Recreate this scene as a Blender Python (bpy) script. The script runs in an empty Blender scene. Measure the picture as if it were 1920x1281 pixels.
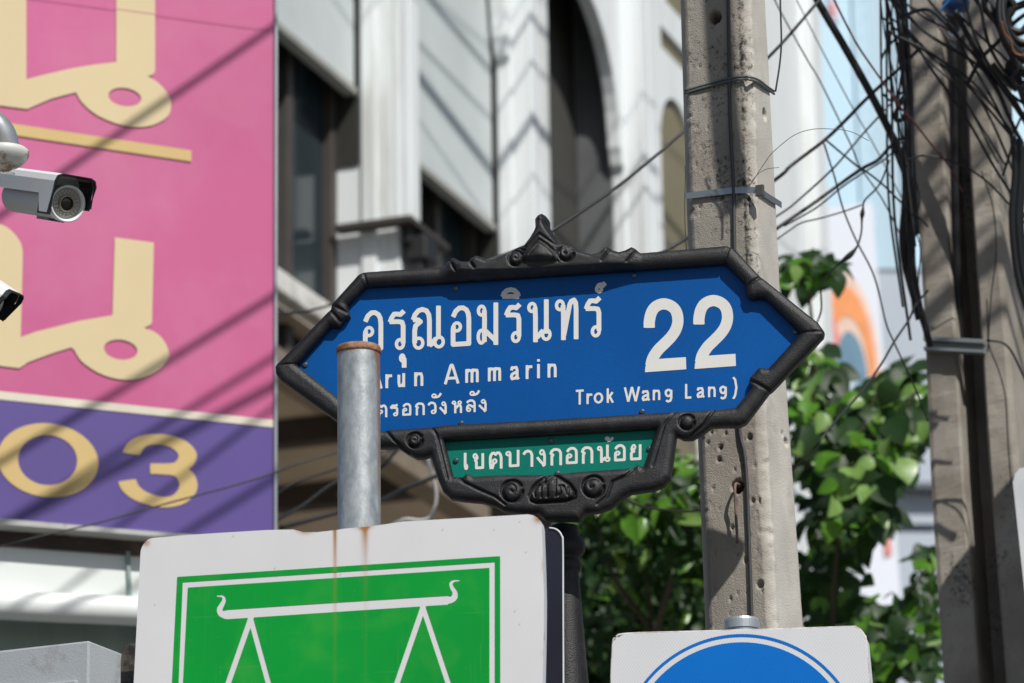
import bpy, math, random
import numpy as np
from mathutils import Vector, Matrix, noise
from mathutils.geometry import tessellate_polygon

# ------------------------------------------------------------------ camera, sky, sun, exposure
SC = bpy.context.scene
COL = SC.collection
FPX = 7200.0
CAM = np.array([0.0, 0.0, 1.6])
_p, _r = math.radians(16.8), math.radians(-0.9)
FW = np.array([0, math.cos(_p), math.sin(_p)])
_rt = np.array([1.0, 0, 0]); _up = np.cross(_rt, FW)
RT = _rt*math.cos(_r)+_up*math.sin(_r)
UP = -_rt*math.sin(_r)+_up*math.cos(_r)
cd = bpy.data.cameras.new('camera'); cam = bpy.data.objects.new('camera', cd); COL.objects.link(cam)
cd.sensor_width = 36.0; cd.lens = FPX/1920*36.0
cd.clip_start = 0.1; cd.clip_end = 3000
cam.matrix_world = Matrix(((RT[0], UP[0], -FW[0], CAM[0]), (RT[1], UP[1], -FW[1], CAM[1]), (RT[2], UP[2], -FW[2], CAM[2]), (0, 0, 0, 1)))
cd.dof.use_dof = True; cd.dof.focus_distance = 7.0; cd.dof.aperture_fstop = 6.6; cd.dof.aperture_blades = 7
SC.camera = cam
SUN_V = np.array([0.56, -1.08, 1.30]); SUN_V /= np.linalg.norm(SUN_V)
w = bpy.data.worlds.new('World'); SC.world = w; w.use_nodes = True
nt = w.node_tree
sky = nt.nodes.new('ShaderNodeTexSky'); sky.sky_type = 'NISHITA'; sky.sun_disc = False
sky.sun_elevation = math.asin(SUN_V[2]); sky.sun_rotation = math.atan2(SUN_V[0], SUN_V[1])
bg = nt.nodes['Background']; bg.inputs['Strength'].default_value = 0.062
nt.links.new(sky.outputs[0], bg.inputs['Color'])
sd_ = bpy.data.lights.new('sun', 'SUN'); sd_.energy = 4.4; sd_.angle = math.radians(0.53); sd_.color = (1.0, 0.965, 0.91)
sun = bpy.data.objects.new('sun', sd_); COL.objects.link(sun)
sun.rotation_euler = Vector(SUN_V).to_track_quat('Z', 'Y').to_euler()
sun.location = (8, -14, 20)
SC.view_settings.view_transform = 'Standard'; SC.view_settings.look = 'None'
SC.view_settings.exposure = 0.0; SC.view_settings.gamma = 1.0; SC.view_settings.use_curve_mapping = False
try:
    SC.cycles.use_denoising = True
    SC.cycles.max_bounces = 6
except Exception:
    pass
random.seed(7); RNG = np.random.RandomState(11)

# ------------------------------------------------------------------ helpers: rays, planes
def at(x, y, d):
    "world point seen at photo pixel (x, y) at forward distance d"
    x = np.asarray(x, float); y = np.asarray(y, float)
    D = ((x-960)/FPX)[..., None]*RT - ((y-640.5)/FPX)[..., None]*UP + FW
    return CAM + D*np.asarray(d, float)[..., None]
def A(x, y, d): return at(np.array(x), np.array(y), np.array(d))
class Plane:
    def __init__(s, o, u, v):
        s.o = np.array(o, float); s.u = np.array(u, float)/np.linalg.norm(u); s.v = np.array(v, float)/np.linalg.norm(v)
        n = np.cross(s.u, s.v); s.n = n/np.linalg.norm(n)
        if s.n @ (CAM-s.o) < 0: s.n = -s.n
    def hit(s, x, y, h=0.0):
        x = np.asarray(x, float); y = np.asarray(y, float)
        D = ((x-960)/FPX)[..., None]*RT - ((y-640.5)/FPX)[..., None]*UP + FW
        t = ((s.o-CAM) @ s.n)/(D @ s.n)
        return CAM + D*t[..., None] + s.n*np.asarray(h, float)[..., None]
    def off(s, h): return Plane(s.o+s.n*h, s.u, s.v)
def hdir(deg): return np.array([math.cos(math.radians(deg)), math.sin(math.radians(deg)), 0.0])
Z = np.array([0, 0, 1.0])

# ------------------------------------------------------------------ helpers: materials
MATS = {}
def srgb(r, g, b):
    f = lambda c: (c/255/12.92) if c/255 <= .04045 else ((c/255+.055)/1.055)**2.4
    return (f(r), f(g), f(b))
def mat(name, col, rough=.6, metal=0.0, var=.12, vscale=8.0, bump=0.0, bscale=60.0, col2=None, mix=(.45, .6), mscale=4.0, spec=.5, stretch=None):
    if name in MATS: return MATS[name]
    m = bpy.data.materials.new(name); m.use_nodes = True; n = m.node_tree.nodes; L = m.node_tree.links
    b = n['Principled BSDF']; b.inputs['Roughness'].default_value = rough; b.inputs['Metallic'].default_value = metal
    b.inputs['Specular IOR Level'].default_value = spec
    tc = n.new('ShaderNodeTexCoord'); src = tc.outputs['Object']
    if stretch:
        mp = n.new('ShaderNodeMapping'); mp.inputs['Scale'].default_value = stretch; L.new(src, mp.inputs[0]); src = mp.outputs[0]
    nz = n.new('ShaderNodeTexNoise'); nz.inputs['Scale'].default_value = vscale; nz.inputs['Detail'].default_value = 6; L.new(src, nz.inputs['Vector'])
    mr = n.new('ShaderNodeMapRange'); mr.inputs[1].default_value = .25; mr.inputs[2].default_value = .75; mr.inputs[3].default_value = 1-var; mr.inputs[4].default_value = 1+var
    L.new(nz.outputs['Fac'], mr.inputs[0])
    base = n.new('ShaderNodeRGB'); base.outputs[0].default_value = (*col, 1); cur = base.outputs[0]
    if col2 is not None:
        n2 = n.new('ShaderNodeTexNoise'); n2.inputs['Scale'].default_value = mscale; n2.inputs['Detail'].default_value = 9; n2.inputs['Roughness'].default_value = .65; L.new(src, n2.inputs['Vector'])
        r2 = n.new('ShaderNodeMapRange'); r2.inputs[1].default_value = mix[0]; r2.inputs[2].default_value = mix[1]; L.new(n2.outputs['Fac'], r2.inputs[0])
        mx = n.new('ShaderNodeMix'); mx.data_type = 'RGBA'; L.new(r2.outputs[0], mx.inputs[0]); L.new(cur, mx.inputs[6]); mx.inputs[7].default_value = (*col2, 1); cur = mx.outputs[2]
    hs = n.new('ShaderNodeVectorMath'); hs.operation = 'SCALE'; L.new(cur, hs.inputs[0]); L.new(mr.outputs[0], hs.inputs['Scale'])
    L.new(hs.outputs[0], b.inputs['Base Color'])
    if bump:
        nb = n.new('ShaderNodeTexNoise'); nb.inputs['Scale'].default_value = bscale; nb.inputs['Detail'].default_value = 5; L.new(src, nb.inputs['Vector'])
        bp = n.new('ShaderNodeBump'); bp.inputs['Strength'].default_value = bump; bp.inputs['Distance'].default_value = .01; L.new(nb.outputs['Fac'], bp.inputs['Height']); L.new(bp.outputs[0], b.inputs['Normal'])
    MATS[name] = m; return m
def tweak(m, fn): fn(m.node_tree.nodes, m.node_tree.links, m.node_tree.nodes['Principled BSDF']); return m
def add_over(m, build):
    "insert a colour layer between the current base colour and the shader"
    n = m.node_tree.nodes; L = m.node_tree.links; b = n['Principled BSDF']
    src = b.inputs['Base Color'].links[0].from_socket
    L.new(build(n, L, src), b.inputs['Base Color']); return m

# ------------------------------------------------------------------ helpers: objects
def tag(o, label=None, cat=None, group=None, kind=None):
    if label: o['label'] = label
    if cat: o['category'] = cat
    if group: o['group'] = group
    if kind: o['kind'] = kind
    return o
def thing(name, loc, label, cat, group=None):
    o = bpy.data.objects.new(name, None); o.empty_display_size = .1; COL.objects.link(o)
    o.location = tuple(float(c) for c in loc)
    return tag(o, label, cat, group)
def world_loc(o):
    v = Vector((0, 0, 0))
    while o: v += o.location; o = o.parent
    return v
def mesh(name, V, F, m, parent=None, smooth=False, label=None, loc=None, kind=None, attr=None):
    V = np.asarray(V, float)
    me = bpy.data.meshes.new(name)
    if parent is not None: o0 = np.array(world_loc(parent))
    elif loc is not None: o0 = np.asarray(loc, float)
    else: o0 = np.array([(V[:, 0].min()+V[:, 0].max())/2, (V[:, 1].min()+V[:, 1].max())/2, V[:, 2].min()])
    me.from_pydata((V-o0).tolist(), [], [tuple(int(i) for i in f) for f in F])
    me.materials.append(m)
    if smooth: me.polygons.foreach_set('use_smooth', [True]*len(me.polygons))
    if attr:
        for k, a in attr.items():
            at_ = me.attributes.new(k, 'FLOAT', 'POINT'); at_.data.foreach_set('value', np.asarray(a, np.float32))
    me.update()
    o = bpy.data.objects.new(name, me); COL.objects.link(o)
    if parent is not None: o.parent = parent
    else: o.location = tuple(o0)
    if label: o['label'] = label
    if kind: o['kind'] = kind
    return o
class MB:
    def __init__(s): s.V = []; s.F = []
    def add(s, V, F):
        k = len(s.V); s.V += [tuple(v) for v in np.asarray(V, float)]; s.F += [tuple(i+k for i in f) for f in F]; return s
    def box(s, o, ex, ey, ez, bev=0.0):
        o = np.asarray(o, float); ex, ey, ez = (np.asarray(e, float) for e in (ex, ey, ez))
        if np.dot(np.cross(ex, ey), ez) < 0: ex, ey = ey, ex
        V = [o, o+ex, o+ex+ey, o+ey]; V += [v+ez for v in V]
        return s.add(V, [(3, 2, 1, 0), (4, 5, 6, 7), (0, 1, 5, 4), (1, 2, 6, 5), (2, 3, 7, 6), (3, 0, 4, 7)])
    def tube(s, pts, r, n=8, caps=True):
        pts = np.asarray(pts, float); m = len(pts); r = np.broadcast_to(np.asarray(r, float), (m,))
        T = np.gradient(pts, axis=0); T /= np.linalg.norm(T, axis=1)[:, None]+1e-12
        a = np.array([0, 0, 1.0]) if abs(T[0][2]) < .9 else np.array([1.0, 0, 0])
        N = np.cross(T[0], a); N /= np.linalg.norm(N); V = []
        for i in range(m):
            N = N-T[i]*(N@T[i]); N /= np.linalg.norm(N); B = np.cross(T[i], N)
            for k in range(n):
                t = 2*math.pi*k/n; V.append(pts[i]+r[i]*(math.cos(t)*N+math.sin(t)*B))
        F = [(i*n+k, i*n+(k+1) % n, (i+1)*n+(k+1) % n, (i+1)*n+k) for i in range(m-1) for k in range(n)]
        if caps: F += [tuple(range(n))[::-1], tuple((m-1)*n+k for k in range(n))]
        return s.add(V, F)
    def lathe(s, c, prof, n=32, ax=Z, caps=True):
        "prof: list of (radius, distance along ax)"
        ax = np.asarray(ax, float)/np.linalg.norm(ax); c = np.asarray(c, float)
        a = np.array([1.0, 0, 0]) if abs(ax[0]) < .9 else np.array([0, 1.0, 0])
        N = np.cross(ax, a); N /= np.linalg.norm(N); B = np.cross(ax, N); V = []
        for r, z in prof:
            for k in range(n):
                t = 2*math.pi*k/n; V.append(c+ax*z+r*(math.cos(t)*N+math.sin(t)*B))
        m = len(prof)
        F = [(i*n+k, i*n+(k+1) % n, (i+1)*n+(k+1) % n, (i+1)*n+k) for i in range(m-1) for k in range(n)]
        if caps: F += [tuple(range(n))[::-1], tuple((m-1)*n+k for k in range(n))]
        return s.add(V, F)
    def prism(s, front, back, holes=()):
        "front/back: matching loops of 3-D points; holes: list of (front, back)"
        loops = [np.asarray(front, float)]+[np.asarray(h[0], float) for h in holes]
        backs = [np.asarray(back, float)]+[np.asarray(h[1], float) for h in holes]
        tri = tessellate_polygon([[Vector(p) for p in l] for l in loops])
        V = np.concatenate(loops+backs); n = len(V)//2
        F = [tuple(t) for t in tri]+[tuple(i+n for i in t[::-1]) for t in tri]
        k = 0
        for l in loops:
            m = len(l); F += [(k+i, k+(i+1) % m, n+k+(i+1) % m, n+k+i) for i in range(m)]; k += m
        return s.add(V, F)
    def flat(s, outer, holes=()):
        loops = [np.asarray(outer, float)]+[np.asarray(h, float) for h in holes]
        tri = tessellate_polygon([[Vector(p) for p in l] for l in loops])
        return s.add(np.concatenate(loops), [tuple(t) for t in tri])
    def build(s, name, m, parent=None, smooth=False, label=None, kind=None, loc=None, recalc=True):
        o = mesh(name, s.V, s.F, m, parent, smooth, label, loc, kind)
        if recalc:
            import bmesh
            bm = bmesh.new(); bm.from_mesh(o.data); bmesh.ops.recalc_face_normals(bm, faces=bm.faces); bm.to_mesh(o.data); bm.free()
        return o
def bevel(o, wd, seg=2, ang=35):
    md = o.modifiers.new('edge', 'BEVEL'); md.width = wd; md.segments = seg; md.limit_method = 'ANGLE'; md.angle_limit = math.radians(ang); md.harden_normals = False
    return o
def catmull(P, k=6):
    P = [np.asarray(p, float) for p in P]
    if len(P) < 3: return np.array([P[0]+(P[1]-P[0])*t for t in np.linspace(0, 1, k+1)])
    Q = [2*P[0]-P[1]]+P+[2*P[-1]-P[-2]]; out = []
    for i in range(1, len(Q)-2):
        for t in np.linspace(0, 1, k, endpoint=False):
            a, b, c, d = Q[i-1:i+3]
            out.append(.5*((2*b)+(-a+c)*t+(2*a-5*b+4*c-d)*t*t+(-a+3*b-3*c+d)*t**3))
    out.append(P[-1]); return np.array(out)
def ell(cx, cy, rx, ry, rot=0, n=40, a0=0, a1=360):
    t = np.radians(np.linspace(a0, a1, n, endpoint=abs(a1-a0) < 360)); c, s = math.cos(math.radians(rot)), math.sin(math.radians(rot))
    return np.stack([cx+rx*np.cos(t)*c-ry*np.sin(t)*s, cy+rx*np.cos(t)*s+ry*np.sin(t)*c], 1)

# ------------------------------------------------------------------ helpers: distance fields -> clean flat or relief meshes
def pl_dist(X, Y, pts, sx=1.0):
    D = np.full(X.shape, 1e9); pts = np.asarray(pts, float)
    for (ax, ay), (bx, by) in zip(pts[:-1], pts[1:]):
        dx, dy = (bx-ax)/sx, by-ay; L2 = dx*dx+dy*dy+1e-12
        t = np.clip(((X-ax)/sx*dx+(Y-ay)*dy)/L2, 0, 1)
        D = np.minimum(D, np.hypot((X-ax)/sx-t*dx, Y-ay-t*dy))
    return D
def poly_sd(X, Y, P):
    P = np.asarray(P, float); D = pl_dist(X, Y, np.vstack([P, P[:1]])); ins = np.zeros(X.shape, bool)
    for (x0, y0), (x1, y1) in zip(P, np.roll(P, -1, 0)):
        if y0 == y1: continue
        c = ((y0 > Y) != (y1 > Y)) & (X < (x1-x0)*(Y-y0)/(y1-y0)+x0); ins ^= c
    return np.where(ins, D, -D)
def stroke_sd(X, Y, pts, wd, sx=1.0, flat=True):
    pts = np.asarray(pts, float); S = wd/2-pl_dist(X, Y, pts, sx)
    if flat and np.hypot(*(pts[0]-pts[-1])) > 1e-6:
        for a, b in ((pts[0], pts[1]), (pts[-1], pts[-2])):
            d = np.array([(b[0]-a[0])/sx, b[1]-a[1]]); d /= np.linalg.norm(d)+1e-9
            s = (X-a[0])/sx*d[0]+(Y-a[1])*d[1]
            near = np.hypot((X-a[0])/sx, Y-a[1]) < wd*.75
            S = np.where(near & (s < 0), np.minimum(S, s), S)
    return S
def msq(X, Y, S):
    "marching squares fill of S>0: 2-D verts, faces, grid index of each vert (-1 on the outline), outline edges"
    ny, nx = S.shape; ins = S > 0
    cells = ins[:-1, :-1].astype(int)+ins[:-1, 1:]+ins[1:, 1:]+ins[1:, :-1]
    vid = {}; V = []; G = []; F = []; E = []
    def gv(j, i):
        k = (j, i)
        if k not in vid: vid[k] = len(V); V.append((X[j, i], Y[j, i])); G.append(j*nx+i)
        return vid[k]
    def ev(j0, i0, j1, i1):
        k = (j0, i0, j1, i1) if (j0, i0) < (j1, i1) else (j1, i1, j0, i0)
        if k not in vid:
            a, b = S[k[0], k[1]], S[k[2], k[3]]; t = min(max(a/(a-b), .02), .98); vid[k] = len(V)
            V.append((X[k[0], k[1]]*(1-t)+X[k[2], k[3]]*t, Y[k[0], k[1]]*(1-t)+Y[k[2], k[3]]*t)); G.append(-1)
        return vid[k]
    js, is_ = np.nonzero(cells == 4)
    for j, i in zip(js.tolist(), is_.tolist()): F.append((gv(j, i), gv(j, i+1), gv(j+1, i+1), gv(j+1, i)))
    js, is_ = np.nonzero((cells > 0) & (cells < 4))
    for j, i in zip(js.tolist(), is_.tolist()):
        c = [(j, i), (j, i+1), (j+1, i+1), (j+1, i)]; poly = []; cross = []
        for k in range(4):
            a, b = c[k], c[(k+1) % 4]
            if ins[a]: poly.append(gv(*a))
            if ins[a] != ins[b]:
                e = ev(*a, *b); poly.append(e); cross.append((e, ins[a]))
        if len(poly) >= 3: F.append(tuple(poly))
        if len(cross) == 2:
            E.append((cross[0][0], cross[1][0]) if cross[0][1] else (cross[1][0], cross[0][0]))
    return np.array(V).reshape(-1, 2), F, np.array(G, int), E
def grid(x0, x1, y0, y1, st): return np.meshgrid(np.arange(x0, x1+st, st), np.arange(y0, y1+st, st))
def decal(name, plane, S, X, Y, m, parent, lift, label=None, attr=None):
    V, F, G, E = msq(X, Y, S)
    P = plane.hit(V[:, 0], V[:, 1], np.full(len(V), lift))
    a = {k: f(V[:, 0], V[:, 1]) for k, f in attr.items()} if attr else None
    F = [f[::-1] for f in F]
    return mesh(name, P, F, m, parent, label=label, attr=a)

# ------------------------------------------------------------------ lettering strokes (unit box: u right, v up)
def lp(cu, cv, ru, rv, a0=0, a1=360): t = np.radians(np.linspace(a0, a1, 25)); ru *= 1.08; rv *= 1.08; return [(cu+ru*math.cos(x), cv+rv*math.sin(x)) for x in t]
GL = {
 'อ': [lp(.27, .49, .2, .1), [(.07, .52), (.04, .4), (.04, .02), (1, .02), (1, .7), (.96, .84), (.85, .94), (.65, 1), (.42, 1), (.2, .92), (.04, .77)]],
 'ร': [[(.02, .72), (.14, .84), (.3, .93), (.5, .93), (.72, .91), (.98, 1)], [(.0, .73), (.3, .725), (.6, .72), (.84, .7), (.92, .6), (.92, .12)], lp(.7, .11, .22, .11)],
 'ุ': [lp(.45, .7, .36, .26), [(.86, .7), (.9, .4), (.9, 0)]],
 'ณ': [[(.0, .74), (.06, .87), (.17, .97), (.3, 1), (.44, .96), (.52, .85), (.54, .7), (.54, .02)], [(.0, .74), (.17, .73), (.24, .68), (.08, .58), (.05, .45), (.05, .12)], lp(.18, .12, .13, .12), [(.84, 1), (.84, .2)], lp(.86, .12, .13, .12), [(.54, .04), (.62, .08), (.76, .22)]],
 'ม': [lp(.17, .88, .15, .11), [(.32, .88), (.33, .6), (.32, .2)], lp(.16, .17, .15, .16), [(.32, .34), (.42, .3), (.92, .03)], [(.92, 1), (.92, 0)], [(.32, .2), (.32, .02)]],
 'น': [lp(.16, .88, .14, .1), [(.3, .88), (.32, .6), (.32, 0)], [(.32, .04), (.45, .09), (.68, .24)], [(.83, 1), (.83, .15)], lp(.83, .12, .16, .12)],
 'ท': [lp(.17, .88, .15, .11), [(.32, .88), (.34, .6), (.34, 0)], [(.36, .06), (.64, .88), (.72, .97), (.85, 1), (.93, .92), (.95, .75), (.95, 0)]],
 'ิ': [[(.02, .06), (.08, .5), (.26, .85), (.5, .96), (.74, .82), (.92, .4), (.97, .06)], [(0, .1), (1, .06)]],
 '์': [lp(.32, .3, .26, .26), [(.2, .5), (.3, .72), (.5, .78), (.75, .7), (1, .98)]],
 'ั': [lp(.22, .42, .2, .36), [(.2, .1), (.5, .08), (.75, .25), (.9, .55), (1, .98)]],
 '้': [lp(.22, .68, .2, .28), [(.4, .6), (.42, .3), (.36, .06), (.62, .12), (.85, .45), (.98, .95)]],
 'ต': [lp(.42, .42, .15, .12), [(.36, .34), (.18, .0)], [(.08, 0), (.03, .35), (.03, .68), (.1, .86), (.22, .97), (.36, .98), (.5, .87), (.64, .98), (.8, .98), (.93, .86), (1, .66), (1, 0)], [(.08, .02), (.22, .04)]],
 'ก': [[(.13, 0), (.13, .5), (.24, .62), (.03, .72), (.12, .88), (.32, .98), (.6, .98), (.84, .92), (.97, .74), (.98, .6), (.98, 0)]],
 'ว': [[(.0, .78), (.14, .91), (.36, 1), (.62, .98), (.85, .87), (.95, .65), (.95, .12)], lp(.7, .13, .25, .13)],
 'ง': [lp(.55, .84, .2, .14), [(.75, .84), (.84, .6), (.84, 0), (.62, 0)], [(.72, .02), (.42, .2), (0, .52)]],
 'ห': [lp(.17, .88, .15, .11), [(.32, .88), (.32, 0)], [(.32, .3), (.55, .5), (.82, .72)], lp(.8, .85, .15, .12), [(.72, .66), (.9, .55), (.95, .4), (.95, 0)]],
 'ล': [lp(.24, .14, .2, .13), [(.04, .14), (.06, .4), (.24, .57), (.5, .53), (.72, .4), (.98, .5)], [(.02, .8), (.18, .92), (.42, 1), (.7, .98), (.92, .86), (.98, .66), (.98, 0)]],
 'เ': [[(.25, 1), (.25, .15)], lp(.55, .14, .33, .14)],
 'ข': [lp(.2, .84, .15, .13), [(.34, .88), (.4, .7), (.22, .56), (.32, .42), (.32, .03), (.95, .03), (.95, 1)]],
 'บ': [lp(.17, .88, .15, .11), [(.31, .88), (.31, .04), (.95, .04), (.95, 1)]],
 'า': [[(.0, .76), (.2, .93), (.5, .99), (.8, .92), (.95, .72), (.95, 0)]],
 'ย': [lp(.3, .84, .15, .13), [(.15, .84), (.1, .68), (.2, .57), (.42, .53)], [(.2, .55), (.06, .42), (.06, .03), (.95, .03), (.95, 1)]],
 'A': [[(0, 0), (.45, 1)], [(.55, 1), (1, 0)], [(.2, .3), (.8, .3)], [(.4, .985), (.6, .985)]],
 'r': [[(.0, 0), (.0, 1)], [(.0, .6), (.3, .88), (1.25, .97)]],
 'u': [[(.1, 1), (.1, .35), (.2, .1), (.45, .02), (.72, .12), (.9, .35)], [(.9, 1), (.9, 0)]],
 'n': [[(.1, 0), (.1, 1)], [(.1, .65), (.28, .9), (.55, .98), (.8, .88), (.9, .65), (.9, 0)]],
 'm': [[(.07, 0), (.07, 1)], [(.07, .7), (.18, .92), (.34, .98), (.46, .88), (.5, .7), (.5, 0)], [(.5, .7), (.6, .92), (.76, .98), (.9, .88), (.93, .7), (.93, 0)]],
 'a': [[(.08, .7), (.16, .9), (.42, .98), (.7, .9), (.8, .7), (.8, .2), (.98, .02)], [(.8, .56), (.45, .5), (.16, .4), (.07, .24), (.16, .07), (.36, .02), (.6, .1), (.8, .3)]],
 'i': [[(.5, 0), (.5, .74)], [(.5, .88), (.5, 1.0)]],
 'T': [[(.5, 0), (.5, 1)], [(0, .95), (1, .95)]],
 'o': [lp(.5, .5, .42, .48)],
 'k': [[(.12, 0), (.12, 1)], [(.12, .28), (.9, .72)], [(.42, .44), (.95, 0)]],
 'W': [[(.0, 1), (.24, 0)], [(.24, 0), (.5, 1)], [(.5, 1), (.76, 0)], [(.76, 0), (1, 1)]],
 'g': [lp(.45, .66, .37, .32), [(.88, 1), (.88, .12), (.75, -.12), (.42, -.2), (.1, -.08)]],
 'L': [[(.12, 1), (.12, 0)], [(.0, .05), (1, .05)]],
 ')': [[(.15, 1), (.5, .85), (.72, .5), (.5, .15), (.15, 0)]],
 '(': [[(.85, 1), (.5, .85), (.28, .5), (.5, .15), (.85, 0)]],
 'H': [[(.1, 0), (.1, 1)], [(.9, 0), (.9, 1)], [(.1, .5), (.9, .5)]],
 'I': [[(.5, 0), (.5, 1)]], 'K': [[(.1, 0), (.1, 1)], [(.1, .4), (.9, 1)], [(.4, .6), (.95, 0)]],
 'V': [[(0, 1), (.5, 0)], [(.5, 0), (1, 1)]], 'S': [[(.95, .85), (.6, 1), (.2, .93), (.1, .75), (.3, .58), (.75, .43), (.92, .25), (.75, .06), (.4, 0), (.05, .15)]],
 'O': [lp(.5, .5, .45, .5)], 'N': [[(.1, 0), (.1, 1)], [(.1, 1), (.9, 0)], [(.9, 0), (.9, 1)]],
}
SMOOTH = set('อรณมิก์ว้ตาลทังย')
def text_sd(X, Y, items, wd):
    "items: (char, x0, x1, ytop, ybottom, slope)"
    S = np.full(X.shape, -1e3)
    for ch, x0, x1, yt, yb, sl in items:
        h = wd/2; a0, a1, b0, b1 = x0+h, x1-h, yb-h, yt+h
        jj = np.nonzero((Y[:, 0] > min(yt, yb)-18) & (Y[:, 0] < max(yt, yb)+22))[0]; ii = np.nonzero((X[0] > x0-8) & (X[0] < x1+8))[0]
        if not len(jj) or not len(ii): continue
        sl_ = np.s_[jj[0]:jj[-1]+1, ii[0]:ii[-1]+1]; xs, ys = X[sl_], Y[sl_]
        flat_tail = ch not in 'น'
        for st in GL[ch]:
            p = np.array(st, float)
            fl = True
            if ch.isascii(): # straight stems run the full height: undo the half-width inset
                q = np.stack([a0+p[:, 0]*(a1-a0), yb+(yt-yb)*p[:, 1]], 1)
                inset = (p[:, 1] > .93) & (len(st) > 2); q[:, 1] += np.where(inset, h*.8, 0)
                inset = (p[:, 1] < .07) & (len(st) > 2) & (p[:, 1] > -.05) & (np.arange(len(p)) > 0) & (np.arange(len(p)) < len(p)-1); q[:, 1] -= np.where(inset, h*.8, 0)
                if ch in 'oO': q[:, 1] = b0+(p[:, 1]-.02)/.96*(b1-b0)
                if ch == 'g' and len(st) > 10: q[:, 1] = yb+(yt-yb)*p[:, 1]-np.where(p[:, 1] > .9, -h*.7, 0)
            else:
                q = np.stack([a0+p[:, 0]*(a1-a0), b0+p[:, 1]*(b1-b0)], 1)
                for e in (0, -1):
                    if p[e, 1] <= .001: q[e, 1] += h
                    elif p[e, 1] >= .999 and len(st) < 5: q[e, 1] -= h
            q[:, 1] += sl*(q[:, 0]-(x0+x1)/2)
            if len(q) > 4 and not ch.isascii() and np.hypot(*(q[0]-q[-1])) > 1: q = q
            closed = np.hypot(*(q[0]-q[-1])) < 1e-6 and not ch.isascii()
            S[sl_] = np.maximum(S[sl_], stroke_sd(xs, ys, q, wd*(.66 if closed else .93), flat=fl))
    return S

# ------------------------------------------------------------------ ground
m_ground = mat('asphalt', (.10, .097, .092), .9, var=.15, bump=.2)
G = MB(); G.add([(-400, -200, 0), (400, -200, 0), (400, 600, 0), (-400, 600, 0)], [(0, 1, 2, 3)]); tag(G.build('ground', m_ground), kind='structure')
P = MB().box((-30, 8.4, 0.0), (60, 0, 0), (0, 6, 0), (0, 0, .13)); tag(P.build('pavement', mat('paving', (.17, .16, .15), .9, bump=.2)), kind='structure')

# ------------------------------------------------------------------ white shophouse seen along its front
m_white = mat('white_paint', (.77, .81, .82), .7, var=.06, vscale=1.2, bump=.10, bscale=25, col2=(.50, .49, .45), mix=(.52, .8), mscale=5, stretch=(1, 1, .12))
m_soffit = mat('brown_soffit', (.50, .43, .34), .9, var=.25, vscale=1.5)
m_inner = mat('inner_wall_shade', (.048, .048, .044), .85, var=.15, vscale=2.0)  # base darkened to stand for the unlit interior
m_rec = mat('olive_recess_shade', (.02, .02, .017), .7, var=.4, vscale=3, stretch=(1, 1, .3)); m_rec2 = mat('slate_recess_shade', (.11, .115, .12), .7, var=.25, vscale=2)  # both colours paint the shade inside the column recesses
m_beige = mat('beige_wall', (.50, .45, .34), .85, var=.1, vscale=2.0)
m_frame_br = mat('brown_window_frame', (.055, .048, .043), .6)
m_glass = mat('dark_window_glass', (.018, .03, .038), .15, var=.1, spec=.5)
m_awn = mat('grey_awning', (.56, .61, .61), .7, var=.07, vscale=2)
m_blackm = mat('black_metal', (.02, .02, .022), .55)
YB = 20.0
E2 = np.array([math.sin(math.radians(YB)), math.cos(math.radians(YB)), 0]); E1 = np.array([E2[1], -E2[0], 0])
BC = A(748, 410, 22.8)
OUT = Plane(BC, E2, Z)
def ab(P): d = np.asarray(P)-BC; return d@E2, d@E1, (d@Z)+BC[2]
def W(a, b, z): return np.array([BC[0]+E2[0]*a+E1[0]*b, BC[1]+E2[1]*a+E1[1]*b, z])
def on_b(b): return Plane(BC+E1*b, E2, Z)
def on_a(a): return Plane(BC+E2*a, E1, Z)
cor = [ab(OUT.hit(x, 250.))[0] for x in (748., 1000., 1206.)]
far = [ab(OUT.hit(x, 250.))[0] for x in (786., 1031., 1235.)]
step = (cor[2]-cor[0])/2; TH = np.mean(np.array(far)-np.array(cor))
ak = [cor[0]+step*k for k in range(-1, 3)]            # columns 0..3
b_in = ab(on_a(ak[1]).hit(640., 300.))[1]; b_win = b_in
b_a0 = ab(on_a(ak[3]).hit(1146., 250.))[1]; b_a1 = ab(on_a(ak[3]).hit(1172., 250.))[1]
z_lo = ab(OUT.hit(748., 640.))[2]; z_hi = ab(OUT.hit(748., -2200.))[2]
b_sh = b_a0-.015
bld = thing('shophouse', W(0, b_in, 0), 'white arched shophouse front with deep columns, seen obliquely behind the blue street sign', 'building')
def bbox(mb, a0, a1, b0, b1, z0, z1): return mb.box(W(a0, b0, z0), E2*(a1-a0), E1*(b1-b0), Z*(z1-z0))
gap = TH*.10
for k in range(4):
    c = MB(); bbox(c, ak[k]+.004, ak[k]+TH-.004, b_in-.35, -.035, z_lo, z_hi)
    bbox(c, ak[k], ak[k]+TH*.46, -.035, 0.0, z_lo, z_hi); bbox(c, ak[k]+TH*.46+gap, ak[k]+TH, -.035, 0.0, z_lo, z_hi)
    bbox(c, ak[k]-.02, ak[k]+.004, b_sh+.02, -.14, z_lo, z_hi)
    bevel(c.build('column', m_white, bld), .008)
    rz = z_lo if k != 1 else ab(on_a(ak[1]).hit(655., 312.))[2]
    rc = MB(); bbox(rc, ak[k]-.012, ak[k]+.0035, b_in-.13, b_sh, rz, z_hi); rc.build('recess_shade_sheet', m_rec if k < 3 else m_rec2, bld)  # dark sheet over the fin, put in for the recess's deep shade
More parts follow.
